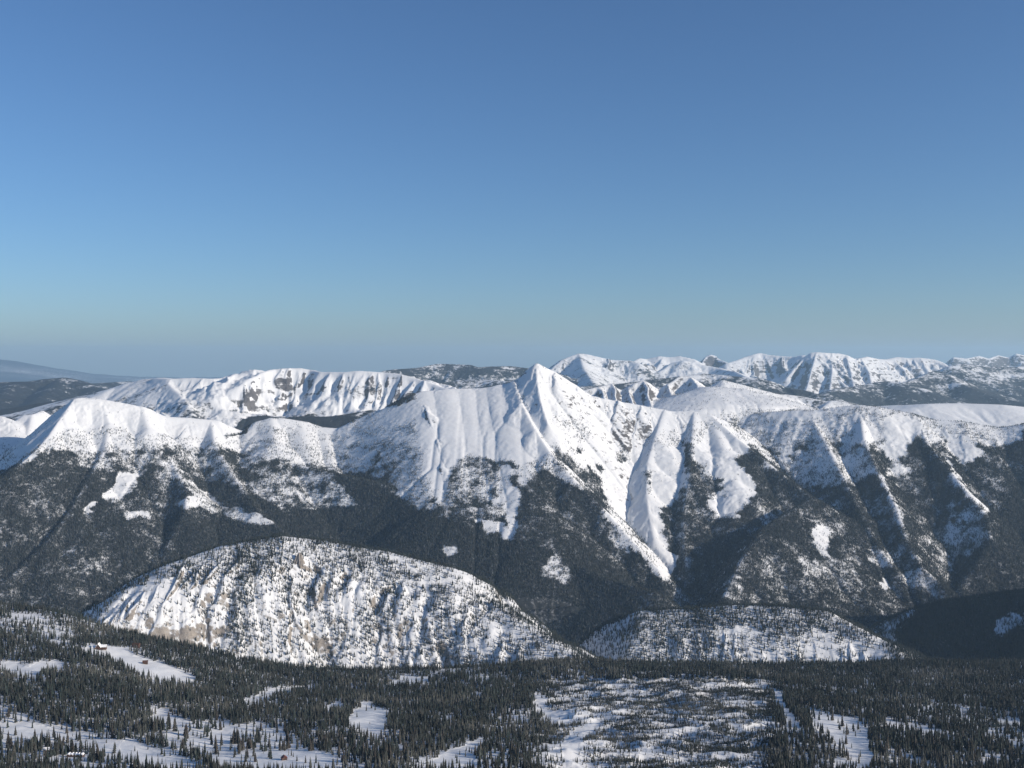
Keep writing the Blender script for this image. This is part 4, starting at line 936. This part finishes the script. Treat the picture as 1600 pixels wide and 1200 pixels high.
# cabins in the lower left
e = place('cabin', 73, 1178, 1.84, 'small brown cabin with thick white rounded roof snow, near the lower left corner', 'cabin', .1)
gable_walls('wall', 10, 8, 4.6, 2.2, M_log, e, along='x'); gable_roof('roof', 10, 8, 4.6, 2.2, M_snow, e, along='x', t=1.2, over=.8)
boxes('door', [(-.7, .7, -4.1, -4.02, 0, 2.2)], M_dark, e); windows(e, [(-3, -4.0), (3, -4.0)], 2.4)
e = place('row_building', 118, 1186, 1.8, 'long low dark building with five snow-capped gables in a row, bottom left', 'building', -.05)
for k in range(5):
    x = -11.6 + k * 5.8
    gable_walls('wall', 5.7, 8, 3.2, 2.0, M_dark if k % 2 else M_log, e, x=x); gable_roof('roof', 5.2, 8, 3.5, 1.8, M_snow, e, x=x, over=.2, t=.9)
    windows(e, [(x, -4.0)], 1.8)
e = place('cabin', 444, 1196, 1.78, 'cabin with bright red roof on the open snow at the bottom edge', 'cabin', .45)
gable_walls('wall', 9, 7.5, 3.4, 3.4, M_log, e); r = gable_roof('roof', 9, 7.5, 3.4, 3.4, M_red, e, t=.3)
boxes('chimney', [(1.5, 2.3, 1, 1.8, 4, 7.6)], M_stone, r); boxes('door', [(-.7, .7, -3.85, -3.77, 0, 2.2)], M_dark, e); windows(e, [(-2.7, -3.75), (2.7, -3.75)], 2.0)

# rock tower on the cliff hill
Yr = 4760.0; xr = (466 - 800) / FPX * Yr; zr = CZ - (913 - HY) / FPX * Yr
V = []; Fc = []; nu, nv = 28, 14
for j in range(nv + 1):
    v = j / nv
    for i in range(nu):
        a = 2 * math.pi * i / nu; rr = 25 * (1 - .72 * v ** 1.7) * (1 + .16 * math.sin(5 * a + 3 * v) + .1 * math.sin(11 * a - 5 * v) + .06 * math.sin(23 * a + 9 * v))
        V.append((rr * math.cos(a) * 1.0 + 4 * v, rr * math.sin(a) * .8 + 8 * v, -18 + 60 * v + 3 * math.sin(7 * a) * v))
V.append((5, 8, 45))
for j in range(nv):
    for i in range(nu): Fc.append((j*nu+i, j*nu+(i+1)%nu, (j+1)*nu+(i+1)%nu, (j+1)*nu+i))
for i in range(nu): Fc.append((nv*nu+i, nv*nu+(i+1)%nu, (nv+1)*nu))
zt = float(bil_grid(H, 0, 0, U, rows, np.array([xr]), np.array([Yr]))[0])
o = mesh_of('rock_outcrop', V, Fc, M_hill); o.location = (xr, Yr, zt - 6); o['category'] = 'rock'
for an, vv in (('rock', 2.6), ('forest', 0.0)):
    at_ = o.data.attributes.new(an, 'FLOAT', 'POINT'); at_.data.foreach_set('value', np.full(len(o.data.vertices), vv, F32))
o['label'] = 'pale tan rock tower standing alone among trees high on the cliff hill'


# ------------------------------------------------------------------ air
bpy.ops.mesh.primitive_cube_add(size=1)
hz = bpy.context.object; hz.name = 'haze'; hz['kind'] = 'stuff'
zl, zh = -260.0 - 400, CZ + 950
hz.scale = (180000, 100000, zh - zl); hz.location = (0, 38000, (zh + zl) / 2)
m = bpy.data.materials.new('haze'); nt, N, L = nodes(m); out = N('ShaderNodeOutputMaterial'); v = N('ShaderNodeVolumePrincipled')
v.inputs['Anisotropy'].default_value = .15; v.inputs['Color'].default_value = (.53, .78, 1.0, 1); v.inputs['Density'].default_value = 1.35e-5
L(v.outputs[0], out.inputs['Volume']); hz.data.materials.append(m)

# ------------------------------------------------------------------ light, sky, camera
sc = bpy.context.scene
w = bpy.data.worlds.new('World'); sc.world = w; w.use_nodes = True; nt = w.node_tree
sky = nt.nodes.new('ShaderNodeTexSky'); sky.sky_type = 'NISHITA'; sky.sun_disc = False
sky.sun_elevation = SUN_EL; sky.sun_rotation = SUN_AZ; sky.altitude = 800; sky.air_density = 1.0; sky.dust_density = 1.0; sky.ozone_density = 6.3
nt.links.new(sky.outputs[0], nt.nodes['Background'].inputs[0]); nt.nodes['Background'].inputs[1].default_value = .098
sl = bpy.data.lights.new('Sun', 'SUN'); sl.energy = 4.6; sl.angle = math.radians(.5); sl.color = (1, .90, .77)
so = bpy.data.objects.new('Sun', sl); COL.objects.link(so)
from mathutils import Vector
S = Vector((math.cos(SUN_EL) * math.sin(SUN_AZ), math.cos(SUN_EL) * math.cos(SUN_AZ), math.sin(SUN_EL)))
so.rotation_euler = S.to_track_quat('Z', 'Y').to_euler(); so.location = (3000, -1000, 5000)
cd = bpy.data.cameras.new('Camera'); cd.lens = 36; cd.sensor_width = 36; cd.shift_y = -(600 - HY) / 1600.0
cd.clip_start = 1; cd.clip_end = 300000
co = bpy.data.objects.new('Camera', cd); COL.objects.link(co); co.location = (0, 0, CZ); co.rotation_euler = (math.radians(90), 0, 0)
sc.camera = co
sc.view_settings.view_transform = 'Standard'; sc.view_settings.look = 'None'; sc.view_settings.exposure = 0.22
sc.cycles.volume_bounces = 1; sc.cycles.max_bounces = 6
print('done', round(time.time() - T0, 1))
